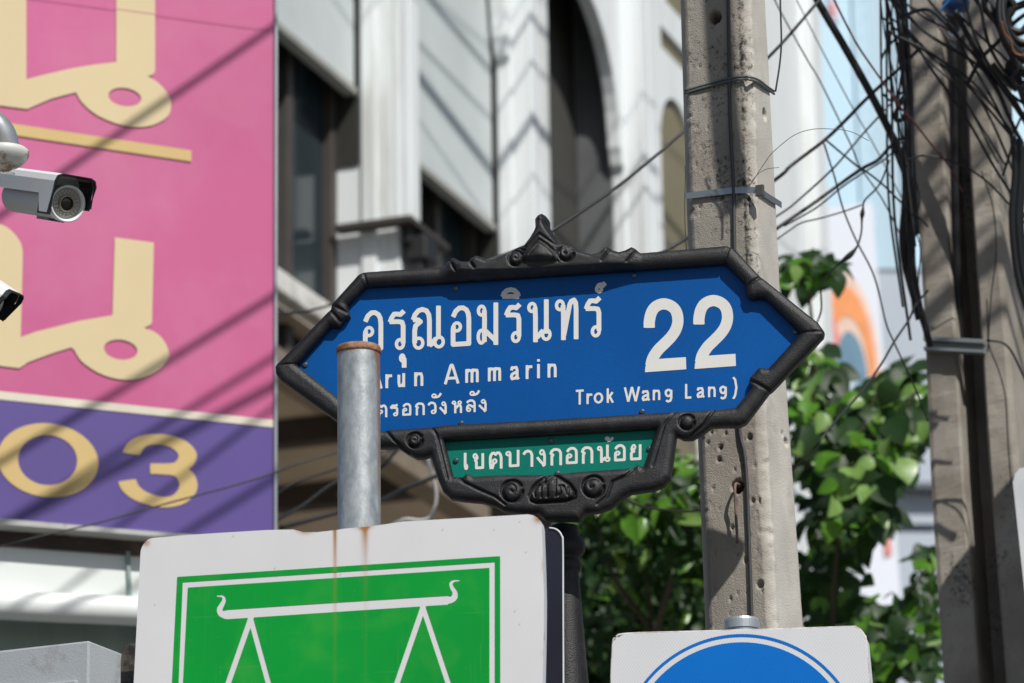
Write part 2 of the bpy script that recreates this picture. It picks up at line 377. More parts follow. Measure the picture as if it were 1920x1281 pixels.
# arched screens between the columns
arch_px = [(1101, 0), (1115, 24), (1128, 48.5), (1143, 105), (1155.5, 168), (1166, 242), (1169, 280), (1172, 306)]
pa = [ab(on_b(b_a1).hit(float(x), float(y))) for x, y in arch_px]
a_e, z_e = ak[3], pa[-1][2]; half = (step-TH)/2; a_c = a_e-half
zc = z_e+.10; zr = max(p[2] for p in pa)+.12
for k in range(0, 4):
    da = (k-3)*step; a_l, a_r = ak[3]+da-(step-TH)+.003, ak[3]+da-.003; mid = (a_l+a_r)/2; hw = (a_r-a_l)/2
    arc = [(a_r-.16, z_e), (a_r-.16*.9, z_e-.05)][:1]
    crv = [(mid+hw*.90*math.cos(t), zc+(zr-zc)*math.sin(t)) for t in np.linspace(0, math.pi, 25)]
    prof = [(a_r, z_hi), (a_r, z_e-.02), (a_r-.03, z_e-.05), (a_r-hw*.06, z_e-.03), (mid+hw*.92, z_e+.05)]+crv+[(mid-hw*.92, z_e+.05), (a_l+hw*.06, z_e-.03), (a_l+.03, z_e-.05), (a_l, z_e-.02), (a_l, z_hi)]
    s = MB().prism([W(a, b_a1, z) for a, z in prof], [W(a, b_a0, z) for a, z in prof])
    bevel(s.build('arch_screen', m_white, bld), .012)
# window wall, sun shades, windows, floor slab
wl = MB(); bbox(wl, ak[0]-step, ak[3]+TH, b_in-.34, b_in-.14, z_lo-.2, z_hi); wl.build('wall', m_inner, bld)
for k, (xr, yb_) in enumerate(((655., 157.), (890., 392.))):
    b_s = b_in+.10; zb = ab(on_b(b_s).hit(xr, yb_))[2]
    a0 = ak[k]+TH+.02; a1 = ak[k+1]-.03
    sh = MB(); bbox(sh, a0, a1, b_s-.03, b_s, zb, z_hi); bevel(sh.build('sun_shade', m_awn, bld), .01)
    rl = MB(); bbox(rl, a0, a1, b_s-.06, b_s+.02, zb-.05, zb-.002); bevel(rl.build('shade_rail', mat('shade_rail', (.33, .33, .31), .6), bld), .006)
    zs = zb-1.9
    fr = MB(); n = 3
    for i in range(n+1):
        a = a0+(a1-a0)*i/n; bbox(fr, a-.045, a+.045, b_in-.14, b_in-.03, zs, zb+.3)
    bbox(fr, a0+.046, a1-.046, b_in-.135, b_in-.035, zs, zs+.07)
    wf = bevel(fr.build('window', m_frame_br, bld), .006)
    for i in range(n):
        a = a0+(a1-a0)*i/n; g = MB(); bbox(g, a+.046, a+(a1-a0)/n-.046, b_in-.10, b_in-.09, zs+.071, zb+.29); g.build('pane', m_glass, wf)
    sl = MB(); bbox(sl, a0, a1, b_in-.14, b_in+.05, zs-.12, zs-.002); bevel(sl.build('window_sill', mat('sill_brown', (.22, .18, .13), .8), bld), .008)
b_led = b_in+.10
zt = ab(on_b(b_led).hit(575., 538.))[2]; zbm = ab(on_b(b_led).hit(575., 580.))[2]
lg = MB(); bbox(lg, ak[0]-step, ak[3]+TH, b_in-.33, b_led, zbm, zt); bevel(lg.build('floor_slab', mat('stained_slab', (.72, .71, .67), .75, col2=(.36, .34, .30), mix=(.48, .62), mscale=3.0, var=.15), bld), .012)
sf = MB(); bbox(sf, ak[0]-2*step, ak[3]+4.0, b_in-4.5, b_led-.04, zbm-.06, zbm-.003); sf.build('soffit', m_soffit, bld)
bk = MB(); bbox(bk, ak[0]-2*step, ak[3]+4.0, b_in-4.7, b_in-4.5, 0, zbm-.06); bk.build('back_wall', mat('shop_back_wall', (.50, .44, .35), .9), bld)
for i in range(5):
    bm_ = MB(); a = ak[0]-1.0+i*1.5; bbox(bm_, a, a+.14, b_in-4.4, b_led-.08, zbm-.22, zbm-.062); bm_.build('soffit_beam', mat('soffit_beam', (.06, .05, .045), .9), bld)
fl = MB(); bbox(fl, ak[0]-2*step, ak[3]+TH, b_in-4.5, b_led-.1, .001, .15); fl.build('floor', m_soffit, bld)
# plain end bay beyond the third column, with an arched opening and slots
b_e = -.06
pe = on_b(b_e); a_end = ab(pe.hit(1522., 200.))[0]; pe2 = on_b(b_e-.22)
def Q(pl, pts): return [pl.hit(float(x), float(y)) for x, y in pts]
outer = [(ak[3]+TH+.003, z_hi), (a_end, z_hi), (a_end, z_lo-1.0), (ak[3]+TH+.003, z_lo-1.0)]
def hole_px(pts): return [(ab(pe.hit(float(x), float(y)))[0], ab(pe.hit(float(x), float(y)))[2]) for x, y in pts]
a_h0 = ab(pe.hit(1240., 300.))[0]; a_h1 = a_h0+.80; z_h = ab(pe.hit(1262., 184.))[2]
ah = [(a_h0, z_lo-.5), (a_h0, z_h-.42)]+[((a_h0+a_h1)/2-(a_h1-a_h0)/2*math.cos(t), z_h-.42+.42*math.sin(t)) for t in np.linspace(.15, math.pi-.15, 14)]+[(a_h1, z_h-.42), (a_h1, z_lo-.5)]
slot = lambda x, y, h, wd: (lambda a, _, z: [(a, z), (a+wd, z), (a+wd, z-h), (a, z-h)])(*ab(pe.hit(x, y)))
hs = [ah, slot(1238., 46., .17, 1.0), slot(1248., 2., -.5, 1.2)]
hs[2] = [(x, z) for x, z in hs[2]][::-1]
ep = MB().prism([W(a, b_e, z) for a, z in outer], [W(a, b_e-.22, z) for a, z in outer], [([W(a, b_e, z) for a, z in h], [W(a, b_e-.22, z) for a, z in h]) for h in hs])
ep.build('end_wall', m_white, bld)
eb = MB(); bbox(eb, ak[3]+TH+.01, a_end-.3, b_e-.12, b_e-.035, z_lo-.9, z_hi); eb.build('shutter', mat('olive_shutter', (.20, .18, .115), .8, var=.12, vscale=2), bld)
pil = MB(); bbox(pil, a_end-.28, a_end+.03, b_e-.2, b_e+.10, z_lo-1.0, z_hi); bevel(pil.build('pilaster', m_white, bld), .01)
# dark shelf clamped round the first column, with a lamp under it
zsf = ab(on_a(ak[1]).hit(700., 424.))[2]
shelf = thing('column_shelf', W(ak[1], 0, zsf), 'dark metal shelf wrapped round the nearest white column', 'shelf')
s = MB(); bbox(s, ak[1]-.12, ak[1]-.022, b_in+.0, .12, zsf-.04, zsf); bbox(s, ak[1]-.022, ak[1]+TH+.18, .004, .12, zsf-.04, zsf); bevel(s.build('tray', mat('dark_shelf', (.05, .045, .04), .7), shelf), .006)
s = MB(); s.box(W(ak[1]-.05, .03, zsf-.14), E2*.05, E1*.05, Z*.098); s.build('bracket', m_blackm, shelf)
lampb = thing('floodlight', W(ak[1]+.05, .06, zsf-.26), 'small black floodlight hanging under the dark column shelf', 'floodlight')
s = MB().box(W(ak[1]+.0, .03, zsf-.24), E2*.20, E1*.14, Z*.15); bevel(s.build('housing', m_blackm, lampb), .015)
s = MB().box(W(ak[1]+.08, .08, zsf-.088), E2*.03, E1*.03, Z*.046); s.build('bracket', m_blackm, lampb)
s = MB().box(W(ak[1]+.02, .05, zsf-.32), E2*.12, E1*.08, Z*.078); bevel(s.build('driver_box', m_blackm, lampb), .01)

# ------------------------------------------------------------------ far buildings behind the poles
DF = 42.0
twr = thing('tower_block', A(1700, 1281, DF+2)*np.array([1, 1, 0]), 'pale blue-grey panelled tower block far behind the twin concrete pole', 'building')
m_tile = mat('blue_grey_panel', (.42, .47, .54), .45, var=.06, vscale=.3); m_joint = mat('panel_joint', (.12, .14, .17), .7)
tp = Plane(A(1700, 640, DF+2), hdir(6), Z)
ex = tp.hit(np.array([1634., 2300.]), np.array([640., 640.])); zz0, zz1 = 0.0, tp.hit(1700., 500.)[2]
core = MB().box(np.array([ex[0][0], ex[0][1], 0])-tp.n*6, ex[1]-ex[0], tp.n*5.9, Z*zz1); core.build('core', m_joint, twr)
tw = np.linalg.norm(ex[1]-ex[0])/6; zr_ = tp.hit(1700., 505.)[2]; hh = tp.hit(1700., 505.)[2]-tp.hit(1700., 990.)[2]; hh /= 1.0
for j in range(-5, 0):
    for i in range(6):
        o = np.array([ex[0][0], ex[0][1], zr_+j*hh])+tp.u*(i*tw+.04)
        if o[2] < 0: continue
        b = MB().box(o-tp.n*.1+Z*.05, tp.u*(tw-.08), tp.n*.1, Z*(hh-.10)); b.build('panel', m_tile, twr)
bar = MB().box(tp.hit(1686., 924.)+tp.n*.02, tp.u*3.0, tp.n*.2, Z*.07); bar.build('dark_rail', m_joint, twr)
glass_t = thing('glass_building', A(1560, 1281, DF+9)*np.array([1, 1, 0]), 'pale sky-blue glass building far behind the cables', 'building')
gp = Plane(A(1560, 640, DF+9), hdir(-3), Z)
m_sky1 = mat('sky_reflection_blue', (.60, .82, .96), .35, var=.05, vscale=.15); m_sky2 = mat('blue_fin', (.54, .74, .87), .4); m_sky3 = mat('pale_grey_glass', (.50, .66, .76), .4, var=.05, vscale=.15)  # the glass blue is the sky's reflection put into the base colour
zt_ = gp.hit(1560., -600.)[2]
for nm, xa, xb, mm, dz in (('glass_face', 1440., 1624., m_sky1, 0), ('fin', 1625., 1655., m_sky2, .04), ('glass_face', 1656., 1705., m_sky3, 0), ('fin', 1706., 1722., m_sky2, .04), ('glass_face', 1723., 2300., m_sky1, 0)):
    p0, p1 = gp.hit(xa, 640.), gp.hit(xb, 640.)
    MB().box(np.array([p0[0], p0[1], 0])-gp.n*4, p1-p0, gp.n*(4+dz), Z*zt_).build(nm, mm, glass_t)
ban = thing('banner', A(1600, 1130, DF-3), 'huge pale printed banner with a blurred orange and slate picture, behind the leaves', 'banner')
bp_ = Plane(A(1600, 640, DF-3), hdir(9), Z)
brd = [(1506, 395), (1636, 380), (1690, 1135), (1520, 1150)]
MB().prism([bp_.hit(float(x), float(y)) for x, y in brd], [bp_.hit(float(x), float(y), -.15) for x, y in brd]).build('sheet', mat('banner_white', (.72, .76, .84), .6, var=.04, vscale=.2), ban)
def fl_shape(name, pl, loops, m, par, lift): return MB().flat([pl.hit(float(x), float(y), lift) for x, y in loops[0]], [[pl.hit(float(x), float(y), lift) for x, y in l] for l in loops[1:]]).build(name, m, par)
fl_shape('picture', bp_, [ell(1586, 688, 64, 178, -4)], mat('print_peach', (.78, .56, .46), .6), ban, .012)
fl_shape('picture', bp_, [ell(1588, 690, 53, 155, -4), ell(1594, 705, 36, 112, -4)], mat('print_orange', (.82, .30, .10), .6), ban, .02)
fl_shape('picture', bp_, [ell(1556, 700, 26, 120, -4)], mat('print_rose', (.70, .24, .22), .6), ban, .03)
fl_shape('picture', bp_, [ell(1595, 715, 30, 92, -4)], mat('print_slate', (.12, .24, .34), .6), ban, .045)
fl_shape('picture', bp_, [ell(1596, 745, 12, 34, -4)], mat('print_pale', (.42, .53, .62), .6), ban, .06)
fl_shape('picture', bp_, [[(1655, 1000), (1668, 985), (1672, 1040), (1658, 1045)]], mat('print_red', (.65, .25, .22), .6), ban, .02)
rb = thing('banner', A(1562, 30, DF-4), 'small strip of banner with a red patch, high above the thick black cable', 'banner')
rbp = Plane(A(1562, 0, DF-4), hdir(4), Z)
for nm, q, mm, l in (('sheet', [(1545, -120), (1566, -120), (1572, 40), (1554, 40)], mat('banner_lilac', (.62, .60, .75), .6), 0), ):
    MB().prism([rbp.hit(float(x), float(y)) for x, y in q], [rbp.hit(float(x), float(y), -.1) for x, y in q]).build(nm, mm, rb)
fl_shape('picture', rbp, [[(1555, 8), (1563, 8), (1567, 30), (1558, 28)]], mat('print_red2', (.75, .28, .22), .6), rb, .02)

# ------------------------------------------------------------------ pink shop board
PK = Plane(A(516, 640, 11.0), hdir(24.5), Z)
pinkm = mat('pink_vinyl', (.525, .102, .250), .42, var=.09, vscale=1.1, bump=.06, bscale=4, col2=(.56, .16, .30), mix=(.45, .75), mscale=1.5)
purm = mat('purple_vinyl', (.100, .066, .26), .42, var=.12, vscale=2)
beigem = mat('beige_vinyl', (.63, .51, .30), .5, var=.04, vscale=3); creamm = mat('cream_vinyl', (.66, .61, .50), .5); goldm = mat('gold_vinyl', (.58, .42, .17), .5, var=.04)
trimm = mat('aluminium_trim', (.33, .36, .38), .4, metal=.6)
sb = thing('shop_board', PK.hit(516., 1003.), 'tall pink and purple shop board with huge beige letters and number 03', 'shop sign')
def pkpoly(name, pts, m, lift, holes=()): return fl_shape(name, PK, [pts, *holes], m, sb, lift)
bl = [(-420, -520), (514, -420), (512, 1020), (-420, 940)]
MB().prism([PK.hit(float(x), float(y)) for x, y in bl], [PK.hit(float(x), float(y), -.28) for x, y in bl]).build('panel', pinkm, sb)
pkpoly('purple_band', [(-418, 711), (511, 800), (511, 1018.5), (-418, 940)], purm, .002)
pkpoly('stripe', [(-418, 698), (0, 734.3), (511, 788), (511, 802), (0, 750), (-418, 714)], creamm, .004)
pkpoly('stripe', [(-60, 220), (16.4, 231.7), (358, 283), (358, 304), (27, 254.6), (-60, 242)], goldm, .004)
L1 = [(48.6, -300), (48.6, 150), (70, 144), (95.6, 138), (125, 131), (153, 125.7), (185, 121), (217, 117.5), (217, -300), (290, -300), (290, 135), (285.5, 141.5), (276, 143.4)]
o1 = catmull([(276, 143.4), (298, 158), (314, 178), (320, 196), (314, 218.6), (287, 235), (251, 239), (213, 231), (177.6, 214.5), (153, 193), (142, 174.5)], 5)
L1 = L1+[tuple(p) for p in o1[1:]]+[(140.7, 174.3), (118, 180), (95.6, 186), (72, 196), (50.5, 205.5), (0, 199), (-80, 190), (-80, -300)]
pkpoly('letter', L1, beigem, .004, [ell(233, 183, 31, 17, 9)])
c0 = catmull([(-60, 425), (-20, 419), (0, 421.5), (16.4, 430), (32.8, 447.5), (41, 466.6), (41.5, 490)], 4)
L2 = [tuple(p) for p in c0]+[(38, 633), (66, 623), (95.6, 615.5), (150, 602), (210, 592), (214.5, 446), (287.5, 455.7), (284, 607), (278, 612), (269, 615.5)]
o2 = catmull([(269, 615.5), (290, 624), (306, 639), (315.6, 660), (314, 674), (295, 695.5), (260, 711), (224, 712), (186, 701), (153, 679), (138, 657), (132.5, 652.4)], 5)
L2 += [tuple(p) for p in o2[1:]]+[(95, 664), (52, 680), (35.5, 691.4), (0, 687), (-80, 680)]
pkpoly('letter', L2, beigem, .004, [ell(225.4, 656.5, 31.5, 18.6, 8)])
pkpoly('digit', ell(89, 863.8, 95, 69, 8, 60), goldm, .004, [ell(88.5, 863.5, 55.5, 47, 6, 50)])
X, Y = grid(210, 378, 800, 960, 1.2)
c3 = lambda pts: [(x/3.66, 660+y/3.66) for x, y in pts]
t3 = catmull(c3([(897, 700), (925, 650), (975, 615), (1040, 603), (1130, 606), (1220, 635), (1278, 690), (1280, 740), (1240, 785), (1170, 802), (1030, 804)]), 5)
t4 = catmull(c3([(1100, 806), (1200, 815), (1262, 845), (1290, 910), (1275, 965), (1220, 1015), (1140, 1033), (1060, 1025), (960, 990), (895, 940), (868, 885)]), 5)
S3 = np.maximum(stroke_sd(X, Y, t3, 19.5, 1.75), stroke_sd(X, Y, t4, 19.5, 1.75))
decal('digit', PK, S3, X, Y, goldm, sb, .004)
for y0, y1 in ((-14, 57),):
    pkpoly('sheet_seam', [(-418, y0-54), (511, y1), (511, y1+1.3), (-418, y0-52.7)], mat('seam', (.46, .095, .22), .5), .0045)
MB().prism(*[[PK.hit(float(x), float(y), h) for x, y in [(513.2, -420), (519, -420), (517, 1022), (511.5, 1022)]] for h in (.012, -.3)]).build('side_trim', trimm, sb)
MB().prism(*[[PK.hit(float(x), float(y), h) for x, y in [(-420, 940), (511, 1019), (511, 1026), (-420, 953)]] for h in (.02, -.26)]).build('bottom_trim', mat('bottom_trim', (.45, .45, .43), .5, metal=.3, col2=(.2, .12, .07), mix=(.55, .65), mscale=6), sb)
# dark carrier and white canopy under the board
ub = thing('board_carrier', PK.hit(100., 1020.), 'dark rusty steel carrier under the pink shop board', 'steel frame')
MB().prism(*[[PK.hit(float(x), float(y), h) for x, y in [(-420, 953.6), (512, 1026.6), (512, 1052), (-420, 984)]] for h in (-.05, -.5)]).build('beam', mat('rusty_dark_steel', (.045, .035, .03), .8, col2=(.13, .08, .055), mix=(.5, .62), mscale=5), ub)
m_tarp = mat('white_tarpaulin', (.70, .74, .72), .55, var=.05, vscale=3, bump=.15, bscale=5, col2=(.45, .46, .40), mix=(.6, .78), mscale=2, stretch=(1, 1, .25))
cn = thing('canopy', PK.hit(100., 1160.), 'white tarpaulin canopy with a rolled lower edge under the pink board', 'canopy')
CNP = PK.off(-.06)
MB().prism(*[[CNP.hit(float(x), float(y), h) for x, y in [(-420, 985), (530, 1055), (530, 1150), (-420, 1083)]] for h in (0, -.05)]).build('valance', m_tarp, cn)
MB().prism(*[[CNP.hit(float(x), float(y), h) for x, y in [(234, 1035), (241, 1035.5), (245, 1128), (238, 1127.5)]] for h in (.012, .001)]).build('strap', mat('green_grey_strap', (.25, .33, .31), .7), cn)
rp = [CNP.hit(float(x), float(y), .02) for x, y in [(-420, 1108), (0, 1137), (250, 1149), (530, 1168)]]
MB().tube(catmull(rp, 8), .041, 20).build('rolled_edge', mat('white_roll', (.74, .77, .76), .5, var=.03), cn, smooth=True)
MB().prism(*[[CNP.hit(float(x), float(y), h) for x, y in [(-420, 1095), (530, 1155), (530, 1420), (-420, 1380)]] for h in (-.12, -.16)]).build('side_curtain', mat('green_grey_curtain', (.30, .38, .355), .7, var=.15, vscale=6, stretch=(2, 2, .3)), cn)

# ------------------------------------------------------------------ trees: creepers with large leaves
m_leaf = mat('leaf_green', (.085, .225, .018), .30, var=.3, vscale=3, spec=.6)
m_leaf2 = mat('leaf_pale', (.20, .34, .085), .36, var=.3, vscale=3, spec=.6); m_leaf3 = mat('leaf_yellow', (.34, .26, .04), .5); m_leafd = mat('leaf_shade_dark', (.014, .046, .007), .5, var=.3, vscale=3)  # the last, darkest leaf tint has deep shade put into its colour
for mm, tcol in ((m_leaf, (.24, .50, .03)), (m_leaf2, (.22, .38, .06)), (m_leaf3, (.4, .3, .03)), (m_leafd, (.04, .12, .008))):
    n = mm.node_tree.nodes; L = mm.node_tree.links; b = n['Principled BSDF']; out = n['Material Output']
    tr = n.new('ShaderNodeBsdfTranslucent'); tr.inputs[0].default_value = (*tcol, 1); ms = n.new('ShaderNodeMixShader'); ms.inputs[0].default_value = .3
    L.new(b.outputs[0], ms.inputs[1]); L.new(tr.outputs[0], ms.inputs[2]); L.new(ms.outputs[0], out.inputs[0])
m_bark = mat('bark', (.07, .06, .04), .9, var=.25, bump=.4, bscale=30)
def leaf_mesh(name, m, wd, fold, curl):
    vs = [0, .12, .3, .5, .7, .87, 1.0]; ws = [.0, .30, .46, .45, .33, .16, 0.0]; V = []; F = []
    for v, ww in zip(vs, ws):
        zc_ = -curl*v*v
        V += [(-ww*wd, v, zc_+fold*ww), (0, v, zc_), (ww*wd, v, zc_+fold*ww)]
    V = [(x, y+(.09*abs(x) if i < 6 else 0)-.05*(1 if (i in (3, 5)) else 0), z) for i, (x, y, z) in enumerate(V)]
    for i in range(len(vs)-1):
        k = 3*i; F += [(k, k+1, k+4, k+3), (k+1, k+2, k+5, k+4)]
    V.append((0, -.25, .02)); V.append((.02, -.25, .02)); n = len(V); F.append((n-2, n-1, 1))
    me = bpy.data.meshes.new(name); me.from_pydata(V, [], F); me.materials.append(m); me.polygons.foreach_set('use_smooth', [True]*len(F)); me.update(); return me
LEAF = {k: [leaf_mesh('leaf', m, a, f, c) for a, f, c in ((.9, .25, .25), (1.05, .15, .4), (.8, .4, .15))] for k, m in (('g', m_leaf), ('p', m_leaf2), ('y', m_leaf3), ('d', m_leafd))}
for k, m in (('G', m_leaf), ('P', m_leaf2), ('Y', m_leaf3), ('D', m_leafd)): LEAF[k] = [leaf_mesh('leaf', m, a, f, c) for a, f, c in ((.48, .3, .3), (.6, .2, .45), (.4, .45, .2))]
def leaf_frame(face, droop):
    nrm = np.array([random.gauss(0, .55), -1.0*face+random.gauss(0, .45), .75+random.gauss(0, .4)]); nrm /= np.linalg.norm(nrm)
    t = np.array([random.gauss(0, .8), random.gauss(0, .5)-.2, -droop+random.gauss(0, .5)]); t -= nrm*(t@nrm); t /= np.linalg.norm(t)
    x = np.cross(t, nrm); return x, t, nrm
def creeper(name, label, regs, n_leaf, n_stuff, stems, seed, narrow=False):
    random.seed(seed)
    base = stems[0][0]; tr = thing(name, (base[0], base[1], 0), label, 'plant')
    for st in stems:
        pts = catmull(st, 6); MB().tube(pts, np.linspace(.014, .004, len(pts)), 7).build('stem', m_bark, tr, smooth=True)
    def pick(deep):
        tot = sum(r[4] for r in regs); q = random.random()*tot
        for r in regs:
            q -= r[4]
            if q <= 0: break
        cx, cy, rx, ry = r[:4]; t = random.random()*2*math.pi; rad = math.sqrt(random.random())
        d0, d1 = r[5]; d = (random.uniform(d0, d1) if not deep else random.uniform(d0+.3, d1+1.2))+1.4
        return A(cx+rx*rad*math.cos(t), cy+ry*rad*math.sin(t), d), r
    o0 = np.array(world_loc(tr))
    for i in range(n_leaf):
        p, r = pick(False); x, t, nn = leaf_frame(r[6], r[7]); s = random.uniform(*r[8])*(1.1 if narrow else .92)
        k = random.choices('GPYD' if narrow else 'gpyd', r[9])[0]; s *= 1.05 if narrow else 1.0
        o = bpy.data.objects.new('leaf', random.choice(LEAF[k])); COL.objects.link(o); o.parent = tr
        M = Matrix(np.column_stack([x, t, nn]).tolist()).to_4x4()
        o.matrix_local = Matrix.Translation(Vector(p-o0)) @ M @ Matrix.Scale(s, 4)
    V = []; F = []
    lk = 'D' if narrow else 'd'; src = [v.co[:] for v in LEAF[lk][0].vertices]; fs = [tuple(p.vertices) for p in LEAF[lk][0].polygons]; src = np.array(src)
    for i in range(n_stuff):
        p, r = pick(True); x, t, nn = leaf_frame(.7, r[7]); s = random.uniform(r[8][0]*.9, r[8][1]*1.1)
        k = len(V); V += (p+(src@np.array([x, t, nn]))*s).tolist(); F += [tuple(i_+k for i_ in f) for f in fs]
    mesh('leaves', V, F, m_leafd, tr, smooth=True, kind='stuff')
    return tr
def stem(pts, d): return [A(x, y, dd+1.4) for (x, y), dd in zip(pts, d)]
def drop(x, y, d): p = A(x, y, d+1.4); return p*np.array([1, 1, 0])
# regs: cx, cy, rx, ry, weight, (depth), facing, droop, (size), (g, p, y, d: shade-coloured)
creeper('creeper', 'leafy creeper with long dark leaves hanging between the black sign post and the concrete pole',
    [(1225, 915, 125, 60, 3.0, (11.2, 11.9), 1.0, .6, (.06, .105), (6, 3, 0, 2)), (1240, 1010, 100, 60, 1.6, (12.0, 12.8), .8, .9, (.06, .1), (2, .4, .2, 8)),
     (1200, 1130, 120, 120, 1.6, (12.9, 13.8), .5, 1.1, (.06, .11), (.3, .1, .4, 9)), (1300, 1060, 40, 190, .7, (12.2, 12.9), .7, 1.0, (.06, .1), (2, .6, .5, 7)), (1120, 960, 35, 60, .6, (12.5, 13), .7, .8, (.06, .1), (3, 1, 0, 5)), (1160, 1250, 120, 80, .6, (13, 14), .5, 1.1, (.06, .1), (1, 0, .3, 9))],
    200, 1500, [[drop(1220, 1281, 13.0)]+stem([(1225, 1500), (1222, 1180), (1205, 1040), (1180, 930)], (13, 13, 12.8, 12.4)), stem([(1225, 1200), (1270, 1050), (1300, 920)], (13, 12.6, 12.2)), stem([(1222, 1180), (1150, 1080), (1120, 980)], (13, 12.9, 12.7))], 3, True)
creeper('creeper', 'leafy creeper with broad bright leaves climbing between the two concrete poles',
    [(1525, 700, 36, 60, .9, (11.6, 12.4), 1.0, .7, (.05, .125), (6, 4, 0, 2)), (1600, 830, 110, 90, 3.6, (11.3, 12.9), 1.0, .7, (.055, .135), (6, 4, .1, 4)), (1690, 760, 55, 75, 1.6, (11.6, 12.9), .9, .8, (.05, .125), (4, 4, .3, 5)),
     (1590, 950, 75, 70, 1.6, (11.4, 12.8), 1.0, .9, (.055, .12), (5, 4, 0, 5)), (1555, 1090, 60, 100, 1.3, (11.9, 12.6), .8, .8, (.06, .1), (3, 2, 0, 5)), (1690, 1190, 90, 90, 1.9, (11.4, 12.4), .9, .8, (.055, .095), (4, 1, .2, 5)), (1520, 500, 42, 32, .5, (11.4, 11.8), .7, .8, (.06, .12), (5, 3, 0, 2)), (1735, 1080, 25, 60, .35, (11.4, 12), .8, .8, (.05, .08), (5, 1, 0, 3))],
    300, 850, [[drop(1560, 1281, 12.2)]+stem([(1570, 1500), (1560, 1200), (1575, 980), (1610, 830), (1650, 720)], (12.2, 12.1, 11.9, 11.8, 11.8)), stem([(1575, 980), (1530, 800), (1525, 640), (1510, 490)], (12, 11.9, 11.8, 11.6)), stem([(1610, 830), (1680, 800), (1725, 720)], (11.8, 12, 12)), stem([(1565, 1200), (1650, 1180), (1740, 1060)], (12.1, 12, 11.7))], 5)
# hedge mass low behind the first creeper, its leaves coloured as if in shade
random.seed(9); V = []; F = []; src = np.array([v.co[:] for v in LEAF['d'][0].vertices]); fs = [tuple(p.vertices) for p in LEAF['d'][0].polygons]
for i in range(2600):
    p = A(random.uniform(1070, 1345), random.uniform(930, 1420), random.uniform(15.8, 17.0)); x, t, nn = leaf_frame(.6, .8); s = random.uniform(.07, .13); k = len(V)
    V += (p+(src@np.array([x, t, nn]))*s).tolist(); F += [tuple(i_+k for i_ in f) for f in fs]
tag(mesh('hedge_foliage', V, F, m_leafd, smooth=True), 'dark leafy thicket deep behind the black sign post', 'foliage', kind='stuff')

# ------------------------------------------------------------------ concrete poles
def conc(name, c1, c2, dark, dmix):
    m = mat(name, c1, .92, var=.22, vscale=18, bump=.32, bscale=380, col2=c2, mix=(.42, .62), mscale=9)
    def lay(n, L, src):
        tc = n.new('ShaderNodeTexCoord'); a = n.new('ShaderNodeTexNoise'); a.inputs['Scale'].default_value = 90; a.inputs['Detail'].default_value = 7; a.inputs['Roughness'].default_value = .7; L.new(tc.outputs['Object'], a.inputs['Vector'])
        b = n.new('ShaderNodeTexNoise'); b.inputs['Scale'].default_value = 7; b.inputs['Detail'].default_value = 3; L.new(tc.outputs['Object'], b.inputs['Vector'])
        at_ = n.new('ShaderNodeAttribute'); at_.attribute_name = 'grime_shade'
        s1 = n.new('ShaderNodeMath'); s1.operation = 'MULTIPLY_ADD'; L.new(b.outputs['Fac'], s1.inputs[0]); s1.inputs[1].default_value = .55; L.new(a.outputs['Fac'], s1.inputs[2])
        s2 = n.new('ShaderNodeMath'); s2.operation = 'ADD'; L.new(s1.outputs[0], s2.inputs[0]); L.new(at_.outputs['Fac'], s2.inputs[1])
        r = n.new('ShaderNodeMapRange'); r.inputs[1].default_value = dmix[0]; r.inputs[2].default_value = dmix[1]; L.new(s2.outputs[0], r.inputs[0])
        mx = n.new('ShaderNodeMix'); mx.data_type = 'RGBA'; L.new(r.outputs[0], mx.inputs[0]); L.new(src, mx.inputs[6]); mx.inputs[7].default_value = (*dark, 1); return mx.outputs[2]
    return add_over(m, lay)
m_conc = conc('weathered_concrete', (.56, .535, .48), (.44, .415, .37), (.045, .042, .037), (.99, 1.16))
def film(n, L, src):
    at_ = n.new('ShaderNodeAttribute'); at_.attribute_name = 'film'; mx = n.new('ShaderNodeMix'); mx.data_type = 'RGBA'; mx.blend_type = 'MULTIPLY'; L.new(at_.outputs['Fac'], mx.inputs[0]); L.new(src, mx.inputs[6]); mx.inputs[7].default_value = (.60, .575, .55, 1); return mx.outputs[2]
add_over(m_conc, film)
m_conc2 = conc('brown_concrete', (.355, .325, .28), (.225, .20, .165), (.03, .025, .02), (1.0, 1.2))
PSI = 22.0; PU = np.array([math.cos(math.radians(PSI)), -math.sin(math.radians(PSI)), 0]); PS = np.array([math.sin(math.radians(PSI)), math.cos(math.radians(PSI)), 0])
DP = 7.2
lf_y = [0, 172, 369, 470, 830, 1178]; lf_x = [1278, 1283, 1289, 1293, 1311, 1325]
rg_x = lambda y: np.interp(y, [0, 146, 400, 600, 900, 1180], [1403, 1409, 1415, 1423, 1437, 1453])
rt_x = lambda y: np.interp(y, [0, 380, 549, 736, 900, 1176], [1443, 1464, 1473, 1487, 1499, 1519])
def lin(f, y): # smooth linear extrapolation outside the photograph
    if y < 0: return f(0)+(f(600)-f(0))/600*y*.8
    if y > 1176: return f(1176)+(f(1176)-f(600))/576*(y-1176)*.6
    return f(y)
lf = lambda y: np.interp(y, lf_y, lf_x)
RP0 = A(rg_x(640), 640, DP)
def ridge(y):
    pl = Plane(RP0, np.array([1.0, 0, 0]), Z); return pl.hit(lin(rg_x, y), float(y))
def pole_dims(y):
    d = (ridge(y)-CAM)@FW
    return ridge(y), 1.045*(lin(rg_x, y)-lin(lf, y))*d/FPX/math.cos(math.radians(PSI)), 1.10*(lin(rt_x, y)-lin(rg_x, y))*d/FPX/math.sin(math.radians(PSI))
nf, nr = -PS, PU   # outward normals of the front and right faces
def pole_front(x, y, h=0.0): return Plane(ridge(y), PU, Z).hit(float(x), float(y), h)
